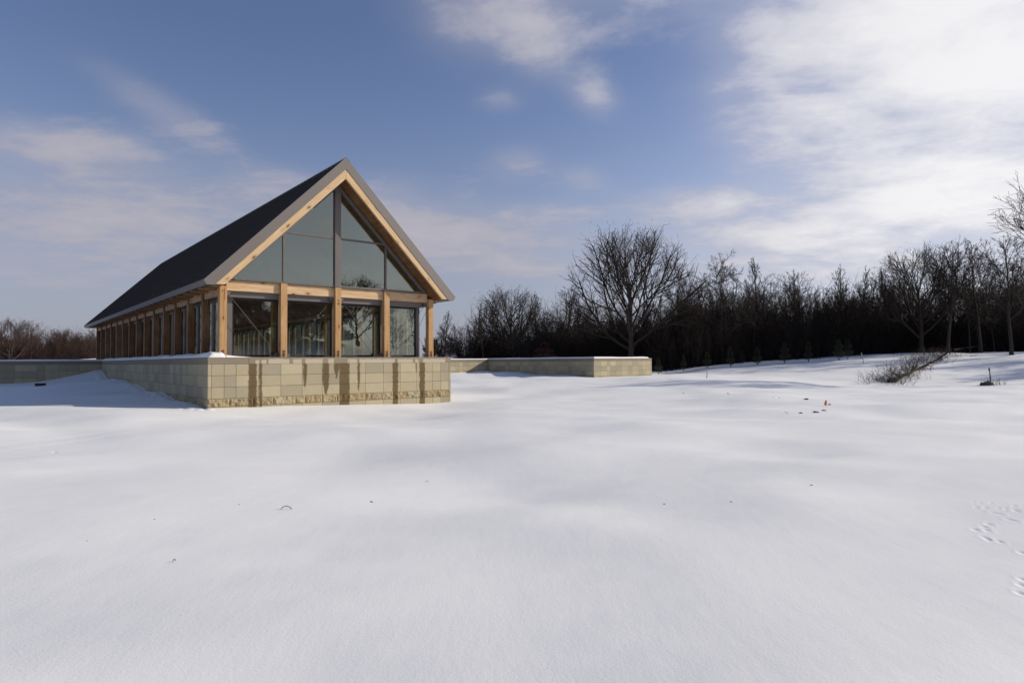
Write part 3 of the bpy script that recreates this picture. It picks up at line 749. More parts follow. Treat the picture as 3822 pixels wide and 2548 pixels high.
# ------------------------------------------------------------------ trees
def grow_tree(seed, Ht, style='upright', dens=1.0, tw=1.0):
    """returns (trunk segments, branch segments) as arrays of p0(3) p1(3) r0 r1"""
    R = np.random.RandomState(seed); trunk = []; br = []; lvl = []
    P = dict(upright=(.30, .20, 38, .66, .13), vase=(.19, .08, 48, .78, .08), twisted=(.26, .16, 55, .6, .30), slim=(.38, .25, 30, .42, .12), bush=(.02, .02, 50, .9, .2))[style]
    start, _, ang0, ratio, wob = P
    def unit(v): return v / (np.linalg.norm(v) + 1e-9)
    def line(p, d, L, r0, r1, n, wob, up):
        pts = [p]; ds = [d]
        for i in range(n):
            d = unit(d + R.randn(3) * wob + np.array([0, 0, up])); p = p + d * L / n; pts.append(p); ds.append(d)
        rr = np.linspace(r0, r1, n + 1); return pts, ds, rr
    nch = {1: int(round((19 if style == 'vase' else 17) * dens)), 2: 8, 3: 6, 4: 4}
    maxl = 4
    def child(p, d, ang):
        a = R.randn(3); a = unit(a - d * (a @ d)); t = math.radians(ang); return unit(d * math.cos(t) + a * math.sin(t))
    def rec(p, d, L, r, lv):
        nseg = {1: 7, 2: 4, 3: 3, 4: 2}[lv]
        pts, ds, rr = line(p, d, L, r, max(r * (.34 if lv < 3 else .25), .0055 * tw), nseg, wob * (1.0 if lv < 3 else 1.05), [0, .06, .05, .05, .04][lv] * (1.6 if style in ('vase', 'slim') else 1))
        for i in range(nseg): br.append((*pts[i], *pts[i + 1], rr[i], rr[i + 1])); lvl.append(lv)
        if lv == maxl: return
        n = max(2, int(nch[lv + 1] * (1.0 if lv > 1 else L / (Ht * .42)) + R.rand()))
        for k in range(n):
            f = .22 + .78 * (k + R.rand()) / n; x = f * nseg; i = min(int(x), nseg - 1); q = pts[i] + (pts[i + 1] - pts[i]) * (x - i)
            rad = (rr[i] * .66)
            rec(q, child(ds[i + 1], ds[i + 1], R.uniform(22, 46)), L * R.uniform(.36, .62) * (1.15 - .5 * f), max(rad, .006 * tw), lv + 1)
    tr = Ht * (.015 if style != 'vase' else .024)
    tl = Ht * {'upright': .93, 'vase': .66, 'twisted': .55, 'slim': .98, 'bush': .3}[style]
    pts, ds, rr = line(np.zeros(3), np.array([0, 0, 1.0]), tl, tr, tr * (.10 if style != 'twisted' else .3), 9, wob * .35, .1)
    for i in range(9): trunk.append((*pts[i], *pts[i + 1], rr[i] * (1.25 if i == 0 else 1), rr[i + 1]))
    n1 = nch[1]
    for k in range(n1):
        f = start + (1 - start) * (k + R.rand() * .8) / n1; x = f * 9; i = min(int(x), 8); q = pts[i] + (pts[i + 1] - pts[i]) * (x - i)
        a = k * 2.4 + R.rand(); az_ = np.array([math.cos(a), math.sin(a), 0])
        t = math.radians(ang0 * R.uniform(.75, 1.2) * (1.15 - .55 * (f - start) / (1 - start)))
        d = unit(np.array([0, 0, 1]) * math.cos(t) + az_ * math.sin(t))
        if style == 'vase': L = Ht * (.72 - .26 * (f - start)) * R.uniform(.90, 1.08)
        else: L = (Ht - q[2]) * .62 * R.uniform(.7, 1.1) * (ratio / .62) + Ht * .07
        rec(q, d, L, max(rr[i] * (.56 if style == 'vase' else .46), .0032 * Ht), 1)
    br = np.array(br); lvl = np.array(lvl)
    if style == 'vase':                                              # old open grown trees keep a rounded crown
        q = br[:, 3:6]; e = (np.hypot(q[:, 0], q[:, 1]) / (.48 * Ht)) ** 2 + ((q[:, 2] - .56 * Ht) / (.44 * Ht)) ** 2
        az_ = np.arctan2(q[:, 1], q[:, 0]); lob = .16 * np.sin(az_ * 5 + q[:, 2] * .7) + .14 * np.sin(az_ * 9 - q[:, 2] * 1.3)
        ok = (e < 1.04 + lob + .20 * R.randn(len(e))) | (lvl <= 2) & (e < 1.25 + lob); br = br[ok]; lvl = lvl[ok]
    return np.array(trunk), br, lvl
def tubes(seg, n):
    """mesh arrays for tapered open tubes"""
    p0, p1, r0, r1 = seg[:, :3], seg[:, 3:6], seg[:, 6], seg[:, 7]
    d = p1 - p0; d /= np.linalg.norm(d, axis=1)[:, None] + 1e-9
    ref = np.where(np.abs(d[:, 2:3]) < .9, np.array([[0, 0, 1.0]]), np.array([[1.0, 0, 0]]))
    a = np.cross(d, ref); a /= np.linalg.norm(a, axis=1)[:, None]; b = np.cross(d, a)
    t = np.arange(n) * 2 * math.pi / n
    ring = a[:, None] * np.cos(t)[None, :, None] + b[:, None] * np.sin(t)[None, :, None]
    v = np.concatenate([p0[:, None] + ring * r0[:, None, None], p1[:, None] + ring * r1[:, None, None]], 1).reshape(-1, 3)
    k = np.arange(n); k2 = (k + 1) % n; base = np.arange(len(seg))[:, None] * 2 * n
    f = np.stack([base + k, base + k2, base + n + k2, base + n + k], -1).reshape(-1, 4)
    return v, f
def mesh_np(name, parts, smooth=True):
    vs, fs, o = [], [], 0
    for v, f in parts: vs.append(v); fs.append(f + o); o += len(v)
    v = np.concatenate(vs); f = np.concatenate(fs)
    me = bpy.data.meshes.new(name); me.vertices.add(len(v)); me.vertices.foreach_set('co', v.astype(np.float32).ravel())
    me.loops.add(f.size); me.loops.foreach_set('vertex_index', f.astype(np.int32).ravel())
    me.polygons.add(len(f)); me.polygons.foreach_set('loop_start', (np.arange(len(f)) * f.shape[1]).astype(np.int32))
    if smooth: me.polygons.foreach_set('use_smooth', np.ones(len(f), bool))
    me.update(calc_edges=True); return me
KIND = {}
def tree_kind(key, seed, Ht, style, dens=1.0, tw=1.0):
    trunk, br, lv = grow_tree(seed, Ht, style, dens, tw)
    tv = tubes(trunk, 9)
    parts = [tubes(br[lv == 1], 6), tubes(br[lv == 2], 4), tubes(br[lv >= 3], 3)]
    KIND[key] = (mesh_np('trunk', [tv]), mesh_np('crown', parts), float(br[:, 5].max()), np.concatenate([trunk, br]))
    return KIND[key]
def put_tree(key, x, y, h, rz, label, group=None, mats=(None, None), z=None, name='bare_tree', lean=(0, 0)):
    tm, cm, H0, _ = KIND[key]
    root = empty(name, (x, y, (H(x, y) if z is None else z) - .12), rz); root.scale = (h / H0,) * 3; root.rotation_euler = (lean[0], lean[1], rz)
    t = bpy.data.objects.new('trunk', tm); c_ = bpy.data.objects.new('crown', cm)
    for o, m_ in ((t, mats[0] or M_BARK), (c_, mats[1] or M_TWIG)):
        if not o.data.materials: o.data.materials.append(m_)
        COL.objects.link(o); o.parent = root
        if o.data.materials[0] is not m_: o.material_slots[0].link = 'OBJECT'; o.material_slots[0].material = m_
    tag(root, label, 'tree', group); return root
tree_kind('hero', 3, 17.0, 'vase', 1.1, 2.0)
tree_kind('hero2', 12, 12.5, 'vase', .9, 2.0)
tree_kind('twist', 8, 15.0, 'twisted', .95, 2.2)
for i in range(4): tree_kind('up%d' % i, 20 + i, 14.0, 'upright', .95, 1.8)
for i in range(3): tree_kind('slim%d' % i, 40 + i, 14.0, 'slim', 1.0, 1.8)
tree_kind('tw2', 61, 13.0, 'twisted', .8, 2.1)
def top_h(X, Ytop, Y):                                               # tree height so that its tip reaches overview row Ytop
    p = at(X * 1.625, Ytop * 1.625, Y); return p[0], p[2]
def ptree(key, X, Ytop, Y, rz, label, **kw):
    x, zt = top_h(X, Ytop, Y); zg = H(x, Y); return put_tree(key, x, Y, (zt - zg) * kw.pop('k', 1.0), rz, label, **kw)
NAMED = [('hero', 1445, 508, 72, 0.4, 'tallest round crowned bare tree standing above the middle of the dark wood'),
         ('twist', 1655, 583, 76, 1.0, 'twisted forked bare tree standing right of the tallest round crowned tree'),
         ('slim0', 1740, 592, 82, 2.0, 'thin bare tree leaning beside the twisted forked tree'),
         ('hero2', 1170, 655, 95, .6, 'spreading bare tree with several stems behind the wall right of the pavilion'),
         ('slim1', 1237, 672, 98, .2, 'narrow bare tree just right of the spreading multi stemmed one'),
         ('up0', 1300, 658, 88, 1.9, 'dark bare tree with a bushy crown over the half shaded wall'),
         ('slim2', 1088, 700, 105, .5, 'small bare tree left of the spreading multi stemmed tree'),
         ('slim0', 1018, 715, 100, .9, 'small bare tree just right of the pavilion corner post'),
         ('up1', 1825, 622, 84, .8, 'bare tree with a tangled vine covered top in the middle of the right wood'),
         ('hero2', 2110, 562, 78, 2.5, 'open forked bare tree rising behind the brush row on the hill'),
         ('up2', 2170, 560, 74, 1.1, 'upright bare tree right of the open forked tree behind the brush row'),
         ('up3', 2245, 545, 76, 2.2, 'tall bare tree with fine upright branches near the right edge'),
         ('up1', 2315, 540, 70, .1, 'heavy dark bare tree beside the right edge of the picture'),
         ('slim1', 1920, 612, 84, 2.8, 'slim bare tree topping the wood left of the open forked tree'),
         ('slim2', 1985, 612, 86, 1.5, 'second slim bare tree left of the open forked tree'),
         ('slim0', 2042, 618, 80, 3.5, 'lower slim bare tree directly left of the open forked tree'),
         ('up3', 1562, 600, 80, 4.0, 'bare tree whose branches reach right from behind the tallest round tree'),
         ('up2', 1375, 690, 84, 3.0, 'short bare tree standing left of the tallest round crowned tree')]
for key, X, Yt, Y, rz, lab in NAMED: ptree(key, X, Yt, Y, rz, lab, k=1.04)
tree_kind('edge', 77, 18.0, 'upright', 1.25, 2.2)
ptree('edge', 2500, 318, 45, 2.2, 'large bare tree reaching into the picture from the right edge')
# left horizon
LEFT = [('hero2', 22, 722, 92, .3, 'round bare tree at the far left over the snowy wall'), ('up0', 72, 732, 96, 1.2, 'bare tree with ragged top second from the left edge'),
        ('up2', 118, 752, 105, 2.2, 'low reddish bare tree in the middle of the left wood'), ('hero2', 155, 748, 100, 3.2, 'broad reddish bare tree left of the pavilion eave'),
        ('up3', 205, 750, 104, .8, 'reddish bare tree directly left of the far corner of the pavilion')]
for key, X, Yt, Y, rz, lab in LEFT: ptree(key, X, Yt, Y, rz, lab, mats=(M_BARK, M_TWIG_RED))
# rows of plainer trees that fill the wood
RF = random.Random(4)
keys = ['up0', 'up1', 'up2', 'up3', 'slim0', 'slim1', 'slim2', 'tw2']
SKY = [(985, 715), (1080, 712), (1180, 700), (1300, 690), (1400, 672), (1500, 650), (1600, 640), (1700, 640), (1790, 640), (1850, 650), (1960, 622), (2080, 640), (2180, 625), (2360, 600), (2700, 580)]
def skyline(X): return float(np.interp(X, [a for a, _ in SKY], [b for _, b in SKY]))
for i in range(100):
    X = 990 + 1420 * (i + RF.random()) / 100; t_ = min(1, max(0, (X - 1250) / 500))
    Y = RF.uniform(*((82, 112) if X < 1500 else (80, 100)))
    if X > 2200: Y = RF.uniform(74, 95)
    ptree(RF.choice(keys), X, skyline(X) + RF.choice((-10, 5, 20, 45)) + RF.uniform(-5, 30) + (20 if X < 1300 else 0) + (35 if 1330 < X < 1600 else 0), Y, RF.uniform(0, 6.3), 'slender bare tree in the crowded dark wood along the snowfield', group='bare trees crowding the dark wood behind the snowfield')
for i in range(26):
    X = -30 + 300 * (i + RF.random()) / 26
    ptree(RF.choice(keys), X, RF.uniform(758, 795), RF.uniform(96, 130), RF.uniform(0, 6.3), 'reddish bare tree in the low wood behind the left stone wall', group='reddish bare trees behind the left wall', mats=(M_BARK, M_TWIG_RED))
# trees right of the frame: they throw the striped shade on the slope
for x, y, h in [(74, 58, 15), (80, 64, 14), (70, 70, 16), (88, 62, 16), (92, 68, 15), (98, 64, 17), (66, 57, 13), (72, 60, 14), (76, 62, 16), (84, 58, 16), (82, 68, 14), (68, 66, 13), (94, 60, 17), (68, 65, 12), (86, 74, 14), (78, 76, 15), (104, 72, 16)]:
    put_tree(RF.choice(keys), x, y, h, RF.uniform(0, 6), 'bare tree on the hill beyond the right edge of the picture', group='bare trees beyond the right edge')

# dense far wood, one mass
def tree_mass(name, label, spots, mat, seed):
    R = np.random.RandomState(seed); parts = []
    base = [KIND[k][3] for k in ('up0', 'up1', 'slim0', 'slim2')]; hts = [KIND[k][2] for k in ('up0', 'up1', 'slim0', 'slim2')]
    for (x, y, h) in spots:
        bi = R.randint(len(base)); sg = base[bi]; H0 = hts[bi]
        keep = (R.rand(len(sg)) < .62) | (sg[:, 6] > .05); s = sg[keep].copy(); k = h / H0
        s *= k; s[:, 6:] = np.maximum(s[:, 6:], .018)
        a = R.rand() * 6.28; c_, s_ = math.cos(a), math.sin(a); Rm = np.array([[c_, -s_, 0], [s_, c_, 0], [0, 0, 1]])
        z = H(x, y) - .2
        s[:, :3] = s[:, :3] @ Rm.T + (x, y, z); s[:, 3:6] = s[:, 3:6] @ Rm.T + (x, y, z); parts.append(tubes(s, 3))
    o = link(name, mesh_np(name, parts), mat); tag(o, label, 'wood', kind='stuff')
sp = []
for i in range(190):
    X = 975 + 1480 * (i + RF.random()) / 190; Y = RF.uniform(98, 135); x, zt = top_h(X, skyline(X) + RF.uniform(50, 110) + (40 if X > 2030 else 0), Y)
    sp.append((x, Y, max(3.5, zt - H(x, Y))))
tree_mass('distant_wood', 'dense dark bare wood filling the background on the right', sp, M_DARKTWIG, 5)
sp = []
for i in range(60):
    X = -60 + 320 * (i + RF.random()) / 60; Y = RF.uniform(125, 150); x, zt = top_h(X, RF.uniform(765, 800), Y)
    sp.append((x, Y, max(3.5, zt - H(x, Y))))
tree_mass('distant_wood', 'low reddish brown wood behind the left stone wall', sp, M_TWIG_RED, 6)
# thicket of saplings and brush under the trees
def thicket(name, label, n, region, hr, mat, seed, r=.02, cat='brush'):
    R = np.random.RandomState(seed); seg = []
    for i in range(n):
        x, y = region(R); z = H(x, y) - .1; h = R.uniform(*hr); p = np.array([x, y, z]); d = np.array([R.randn() * .16, R.randn() * .16, 1.0]); rr = r * R.uniform(.6, 1.5)
        for k in range(4):
            d2 = d + R.randn(3) * .16; q = p + d2 / np.linalg.norm(d2) * h / 4; seg.append((*p, *q, rr * (1 - k * .2), rr * (.8 - k * .2)))
            for b in range(3):
                e = d2 + R.randn(3) * .55; L = h * R.uniform(.12, .34); s = p + (q - p) * R.rand(); m_ = s + e / np.linalg.norm(e) * L; seg.append((*s, *m_, rr * .5, rr * .25))
                e2 = e + R.randn(3) * .4; seg.append((*m_, *(m_ + e2 / np.linalg.norm(e2) * L * .6), rr * .3, rr * .15))
            p = q
    o = link(name, mesh_np(name, [tubes(np.array(seg), 3)]), mat); tag(o, label, cat, kind='stuff')
CREST = [(-5, 92), (7, 78), (16, 69), (23, 71), (29, 73.5), (35, 75), (41, 76.5), (48, 77.5), (54, 77.5), (60, 76), (66, 74), (80, 71)]
def reg(R, dmin=1.5, dmax=16):
    x = R.uniform(-8, 78); y = np.interp(x, [a for a, _ in CREST], [b for _, b in CREST]) + dmin + (dmax - dmin) * R.rand() ** 1.3; return x, y
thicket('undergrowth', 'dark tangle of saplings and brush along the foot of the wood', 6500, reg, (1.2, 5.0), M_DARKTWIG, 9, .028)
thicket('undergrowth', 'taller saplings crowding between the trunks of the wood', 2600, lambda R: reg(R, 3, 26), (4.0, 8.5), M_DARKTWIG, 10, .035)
thicket('undergrowth', 'reddish brush behind the left stone wall', 2600, lambda R: (R.uniform(-88, -35), R.uniform(95, 125)), (2.0, 5.5), M_TWIG_RED, 11, .035)

# ------------------------------------------------------------------ young pines
def needle_cone(seed, Ht, Rb, n, gap=.25):
    R = np.random.RandomState(seed); v = []; f = []
    for i in range(n):
        t = R.rand() ** .75; z = Ht * (gap + (1 - gap) * t); ring = Rb * (1 - t) ** .8 * (.75 + .35 * math.sin(z * 9 + R.rand())) + .03
        a = R.rand() * 6.283; rr = ring * R.uniform(.35, 1.08)
        p = np.array([math.cos(a) * rr, math.sin(a) * rr, z + R.randn() * .03])
        d = np.array([math.cos(a), math.sin(a), R.uniform(-.1, .7)]) + R.randn(3) * .35; d /= np.linalg.norm(d)
        s = np.cross(d, R.randn(3)); s /= np.linalg.norm(s); L = R.uniform(.06, .15) * Ht / 2.2; w = L * .16
        k = len(v); v += [p - s * w, p + s * w, p + d * L + s * w * .4, p + d * L - s * w * .4]; f.append((k, k + 1, k + 2, k + 3))
    return mesh_np('foliage', [(np.array(v), np.array(f))], False)
m_, t_, p_ = new_mat('pine_needles'); t_.l.new(t_.mix(t_.noise(objc(t_), 4, 3), (.022, .028, .012, 1), (.058, .062, .028, 1)), p_.inputs['Base Color']); p_.inputs['Roughness'].default_value = .8
M_PINE = m_
PINES = [(170, 1465, 1290, 'leftmost young pine just right of the far stone podium'), (445, 1425, 1260, 'slim young pine second from the far stone podium'), (705, 1402, 1225, 'young pine behind the pale stake on the lower slope'),
         (960, 1380, 1165, 'tall narrow young pine right of the pale stake'), (1095, 1335, 1190, 'small young pine between two larger ones at the wood edge'), (1255, 1360, 1170, 'broad young pine with low stems left of the hill'),
         (1555, 1342, 1120, 'dark young pine with spreading bare stems at its foot'), (1815, 1322, 1105, 'slender lighter green young pine on a thin bare stem'), (2150, 1305, 1080, 'leaning young pine of the close pair near the crest'), (2248, 1295, 1078, 'right hand pine of the close pair near the crest')]
for i, (a, b, tp, lab) in enumerate(PINES):
    u = 2400 + a * .34014; v = 900 + b * .34014; v2 = 900 + tp * .34014
    # walk along the sight line until it meets the slope
    Y = 64.0 if i == 0 else 55.0
    for k in range(60):
        q = at(u, v, Y)
        if q[2] <= H(q[0], q[1]) + .02 or Y > 73: break
        Y += .4
    q = at(u, v, Y); hh = (v - v2) / FPX * Y
    root = empty('young_pine', (q[0], q[1], H(q[0], q[1]) - .03), RF.uniform(0, 6)); tag(root, lab, 'pine tree', 'young pines planted along the edge of the wood')
    tr = MB(); tr.tube((0, 0, 0), (.03, .02, hh * .55), .035, .022, 6); tr.tube((.03, .02, hh * .55), (0, 0, hh * .97), .022, .006, 6)
    for s in range(5 if i in (5, 6, 8) else 2):
        a_ = RF.uniform(0, 6.3); tr.tube((0, 0, .1), (math.cos(a_) * hh * .22, math.sin(a_) * hh * .22, hh * .32), .018, .006, 4)
    tr.build('trunk', M_BARK, root)
    link('foliage', needle_cone(70 + i, hh, hh * (.22 if i in (3, 4, 7, 1) else .30), 3600, .16), M_PINE, root)

p_ = at(1250 * 1.625, 808 * 1.625, 72)
rs_ = empty('red_shrub', (p_[0], p_[1], H(p_[0], p_[1]))); tag(rs_, 'low dark red leaved shrub behind the wall right of the pavilion', 'shrub')
m_, t_, p2_ = new_mat('dark_red_leaves'); t_.l.new(t_.mix(t_.noise(objc(t_), 4, 3), (.035, .008, .007, 1), (.065, .018, .013, 1)), p2_.inputs['Base Color']); p2_.inputs['Roughness'].default_value = .8
o_ = link('foliage', needle_cone(5, 3.0, 2.4, 4200, .12), m_, rs_); mb_ = MB()
for k in range(9): mb_.tube((0, 0, 0), (1.3 * math.cos(k * .7), 1.3 * math.sin(k * .7), 1.9), .03, .01, 5)
mb_.build('stems', M_BARK, rs_)

# ------------------------------------------------------------------ small things on the snow
def hit(u, v, y0=3.0, y1=90.0, step=.25):
    Y = y0
    while Y < y1:
        q = at(u, v, Y)
        if q[2] <= H(q[0], q[1]): return q
        Y += step
    return at(u, v, y1)
M_STAKE = simple('weathered_stake', (.46, .41, .36), .85); M_STAKE_D = simple('dark_post', (.16, .10, .085), .9); M_ORANGE = simple('orange_flag', (.95, .17, .05), .7, 0, .1)
M_PALEPOLE = simple('pale_log', (.36, .32, .30), .9)
q = hit(2400 + 700 * .34014, 900 + 1503 * .34014, 40)
st = MB(); h_ = 105 * .34014 / FPX * q[1]; st.box(-.03, -.02, -.2, .03, .02, h_ * .93); st.tube((0, 0, h_ * .9), (.05, 0, h_ * 1.05), .02, .012, 5)
o = st.build('stake', M_STAKE); o.location = (q[0], q[1], H(q[0], q[1])); o.rotation_euler = (0, RAD(4), .3); tag(o, 'pale wooden stake below the young pine on the lower slope', 'stake')
q = hit(3223, 1356, 45); st = MB(); h_ = 38 / FPX * q[1]; st.box(-.03, -.02, -.2, .03, .02, h_); st.tube((0, 0, h_ * .8), (0, 0, h_ * 1.04), .045, .03, 6)
o = st.build('stake', M_STAKE); o.location = (q[0], q[1], H(q[0], q[1])); o.rotation_euler = (0, RAD(-11), .1); tag(o, 'leaning pale stake on the hill left of the brush row', 'stake')
# dark post in its heap of earth
q = hit(3698, 1437, 32, 80, .2); pz = H(q[0], q[1]); h_ = 66 / FPX * q[1]
pr = empty('broken_post', (q[0], q[1], pz)); tag(pr, 'thin dark broken post standing in the snow near the right edge', 'post')
st = MB(); st.tube((0, 0, -.2), (-.02, 0, h_ * .5), .055, .04, 7); st.tube((-.02, 0, h_ * .5), (-.075, 0, h_ * .95), .04, .028, 7); st.build('shaft', M_STAKE_D, pr)
st = MB(); st.tube((-.07, 0, h_ * .82), (-.085, 0, h_ * 1.0), .05, .035, 7); st.build('charred_tip', M_BLACK, pr)
hm = bmesh.new(); bmesh.ops.create_icosphere(hm, subdivisions=4, radius=1)
for v in hm.verts:
    n_ = vn(v.co.x * 2.3 + 5, v.co.y * 2.3 + v.co.z * 2) + .5 * vn(v.co.x * 6, v.co.y * 6 + 3)
    v.co = Vector((v.co.x * .46 * (1 + .4 * n_) - .22, v.co.y * .3, v.co.z * .17 * (1 + .9 * n_) * (1.25 - .5 * v.co.x)))
me = bpy.data.meshes.new('earth_heap'); hm.to_mesh(me); hm.free(); o = link('earth_heap', me, simple('frozen_earth', (.07, .05, .04), .95)); o.location = (q[0] - .1, q[1] - .1, pz + .02); tag(o, 'low dark heap of frozen earth around the foot of the broken post', 'earth heap')
def clump(name, label, cat, x, y, rx, ry, n, hr, mat, seed, r=.006, group=None, kind=None, flat=.5):
    R = np.random.RandomState(seed); seg = []
    for i in range(n):
        a, b = R.randn() * rx * .5, R.randn() * ry * .5; zz = H(x + a, y + b) - H(x, y) - .03; p = np.array([a, b, zz]); d = np.array([R.randn() * flat, R.randn() * flat, 1.0]); h = R.uniform(*hr)
        for k in range(3):
            d = d + R.randn(3) * .25; p2 = p + d / np.linalg.norm(d) * h / 3; seg.append((*p, *p2, r * (1 - .25 * k), r * (.75 - .25 * k))); 
            for b_ in range(2):
                e = d + R.randn(3) * .8; seg.append((*p2, *(p2 + e / np.linalg.norm(e) * h * .22), r * .5, r * .25))
            p = p2
    o = link(name, mesh_np(name, [tubes(np.array(seg), 3)]), mat); o.location = (x, y, H(x, y)); tag(o, label, cat, group, kind); return o
clump('weed_tuft', 'wispy grey weeds around the broken post near the right edge', 'weeds', q[0] + .15, q[1], 1.0, .4, 60, (.2, .6), M_BRUSH, 3, .008, None, 'stuff')
# brush row with its fallen log
a0 = hit(3320, 1428, 40); a1 = hit(3530, 1326, 50)
lg = empty('fallen_log', (a0[0], a0[1], H(a0[0], a0[1]))); tag(lg, 'dark fallen log lying up the hill along the right side of the brush row', 'log')
st = MB(); pr_ = None; N = 14; RL = random.Random(3)
def along(t): x, y = a0[0] + (a1[0] - a0[0]) * t, a0[1] + (a1[1] - a0[1]) * t; return Vector((x, y, H(x, y))) - lg.location
for k in range(N + 1):
    t_ = k / N; pnt = along(t_) + Vector((RL.uniform(-.1, .1), RL.uniform(-.2, .2), .16 + RL.uniform(-.06, .08)))
    if pr_ is not None: st.tube(pr_, pnt, .13 - .04 * t_, .125 - .04 * t_, 8)
    pr_ = pnt
for k in range(40):
    t_ = RL.random(); p = along(t_) + Vector((0, 0, .2)); d = Vector((RL.uniform(-1, .5), RL.uniform(-1, .6), RL.uniform(-.1, .8))).normalized() * RL.uniform(.4, 1.3)
    st.tube(p, p + d, .035, .014, 4); st.tube(p + d, p + d * 1.3 + Vector((RL.uniform(-.3, .3), 0, .2)), .014, .006, 4)
lo_ = st.build('log_stem', M_LOG, lg)
def along_w(t, off=0): x, y = a0[0] + (a1[0] - a0[0]) * t, a0[1] + (a1[1] - a0[1]) * t; return x + off, y
for j, (t_, off, rx, n, hr, lab) in enumerate([(.03, -.4, 1.1, 220, (.3, 1.1), 'dark tangled dead brush at the lower end of the fallen log'), (.25, -.7, 1.0, 150, (.3, 1.2), 'grey dead brush beside the lower half of the fallen log'),
        (.48, -.9, 1.5, 170, (.4, 1.4), 'wispy dead brush beside the middle of the fallen log'), (.78, -1.2, 2.0, 160, (.4, 1.3), 'pale dead brush beside the upper part of the fallen log'), (1.0, -.8, 2.4, 180, (.4, 1.1), 'brown dead brush at the crest end of the fallen log')]):
    x, y = along_w(t_, off); clump('dead_brush', lab, 'brush', x, y, rx, 2.2, n, hr, M_BRUSH if j else M_TWIG, 30 + j, .010, 'dead brush beside the fallen log', 'stuff')
# long pale pole lying in the wood edge
b0 = at(3563, 1304, 79); b1 = at(3680, 1288, 80)
st = MB(); d = b1 - b0; st.tube((0, 0, 0), d * .6, .10, .08, 8); st.tube(d * .6, d, .08, .04, 8); o = st.build('fallen_pole', M_PALEPOLE); o.location = b0; tag(o, 'long pale fallen trunk leaning across the dark wood edge on the right', 'fallen trunk')
# small black utility boxes
def black_box(u0, v0, u1, v1, Y, label):
    q = at((u0 + u1) / 2, v1, Y); w = (u1 - u0) / FPX * Y; h = (v1 - v0) / FPX * Y
    b = empty('drain_box', (q[0], q[1], q[2] - .02), math.atan2(-q[0], q[1])); tag(b, label, 'drain box')
    m1 = MB(); m1.box(-w / 2, 0, -.1, w / 2, .22, h); m1.build('body', M_BLACK, b, bevel=.012)
    m1 = MB(); m1.box(-w / 2 - .012, -.012, h, w / 2 + .012, .24, h + .018); m1.build('lid', M_BLACK, b, bevel=.006)
qq = at(150, 1441, 30)
# find ground distance for each
g1 = hit(150, 1441, 15); black_box(134, 1430, 167, 1441, g1[1], 'small black box half sunk in the shaded snow before the left stone wall')
g2 = hit(3010, 1491, 12); black_box(3005, 1487, 3016, 1491, g2[1], 'tiny black box sunk in the snow beyond the orange flag')
# orange marker flag
g = hit(3083, 1516, 10); fz = H(g[0], g[1]); fh = 23 / FPX * g[1]
fr_ = empty('marker_flag', (g[0], g[1], fz)); tag(fr_, 'small crumpled orange marker flag stuck in the open snow on the right', 'flag')
m1 = MB(); m1.tube((0, 0, -.05), (0, 0, fh), .004, n=5); m1.build('wire', M_STEEL, fr_)
m1 = MB(); w_ = 15 / FPX * g[1]
ff = [(-.1, 1.0), (-.75, .35), (-.6, .12), (-.1, .2), (.05, -.02), (.25, .1), (.1, .5), (.55, .3), (.3, .95), (.08, .8)]
m1.v = [(x * w_ * .55, .01 * math.sin(i * 2.1), max(z, .02) * fh) for i, (x, z) in enumerate(ff)] + [(x * w_ * .55, .012 + .01 * math.sin(i * 2.1), max(z, .02) * fh) for i, (x, z) in enumerate(ff)]
n_ = len(ff); m1.f = [(0, 1, 2, 3, 6, 9), (3, 4, 5, 6), (6, 7, 8, 9), (n_ + 9, n_ + 6, n_ + 3, n_ + 2, n_ + 1, n_), (n_ + 6, n_ + 5, n_ + 4, n_ + 3), (n_ + 9, n_ + 8, n_ + 7, n_ + 6)]; m1.c = [None] * 6
for i in range(n_): m1.f.append((i, (i + 1) % n_, n_ + (i + 1) % n_, n_ + i)); m1.c.append(None)
m1.build('cloth', M_ORANGE, fr_)
# dark stones and earth showing through the snow
SPOTS = [(2990, 1542, 14, 'dark earth patch showing through the snow left below the flag'), (3046, 1539, 20, 'longest dark earth patch below the orange flag'), (3076, 1532.5, 16, 'dark earth patch directly under the orange flag'), (3097, 1510, 13, 'dark earth patch right beside the orange flag'),
         (2718, 1469, 9, 'dark clod on the snow left of the tiny black box'), (2886, 1482, 4, 'tiny dark clod halfway to the black box'), (2909, 1485, 5, 'tiny dark clod just left of the black box'), (1387, 1873, 11, 'dark clod alone in the middle foreground snow'), (3029, 1810, 9, 'dark clod in the open snow below the orange flag'),
         (2551, 1468, 7, 'small clod on the field right of the far podium'), (2480, 1881, 8, 'faint clod in the foreground left of centre right'), (2730, 1875, 8, 'faint clod in the foreground below the far podium'), (577, 1937, 6, 'tiny clod in the left foreground snow'), (893, 1884, 6, 'tiny clod left of the arched twig'), (325, 2020, 6, 'faint clod at far left foreground')]
M_EARTH = simple('dark_earth', (.045, .038, .03), .95)
for i, (u, v, w, lab) in enumerate(SPOTS):
    g = hit(u, v, 3, 60, .05); s_ = w / FPX * g[1] * .5
    bm = bmesh.new(); bmesh.ops.create_icosphere(bm, subdivisions=3, radius=1)
    for vt in bm.verts:
        n_ = vn(vt.co.x * 2 + i, vt.co.y * 2 + vt.co.z); vt.co = Vector((vt.co.x * s_ * (1 + .6 * n_), vt.co.y * s_ * .8, vt.co.z * s_ * .30 * (1 + n_)))
    me = bpy.data.meshes.new('earth_clod'); bm.to_mesh(me); bm.free(); o = link('earth_clod', me, M_EARTH); z_ = float(height([g[0]], [g[1]])[0])
    o.location = (g[0], g[1], z_ + s_ * .12); o.rotation_euler = (0, .15, RF.uniform(-.5, .5)); tag(o, lab, 'clod', 'dark clods showing through the snow')
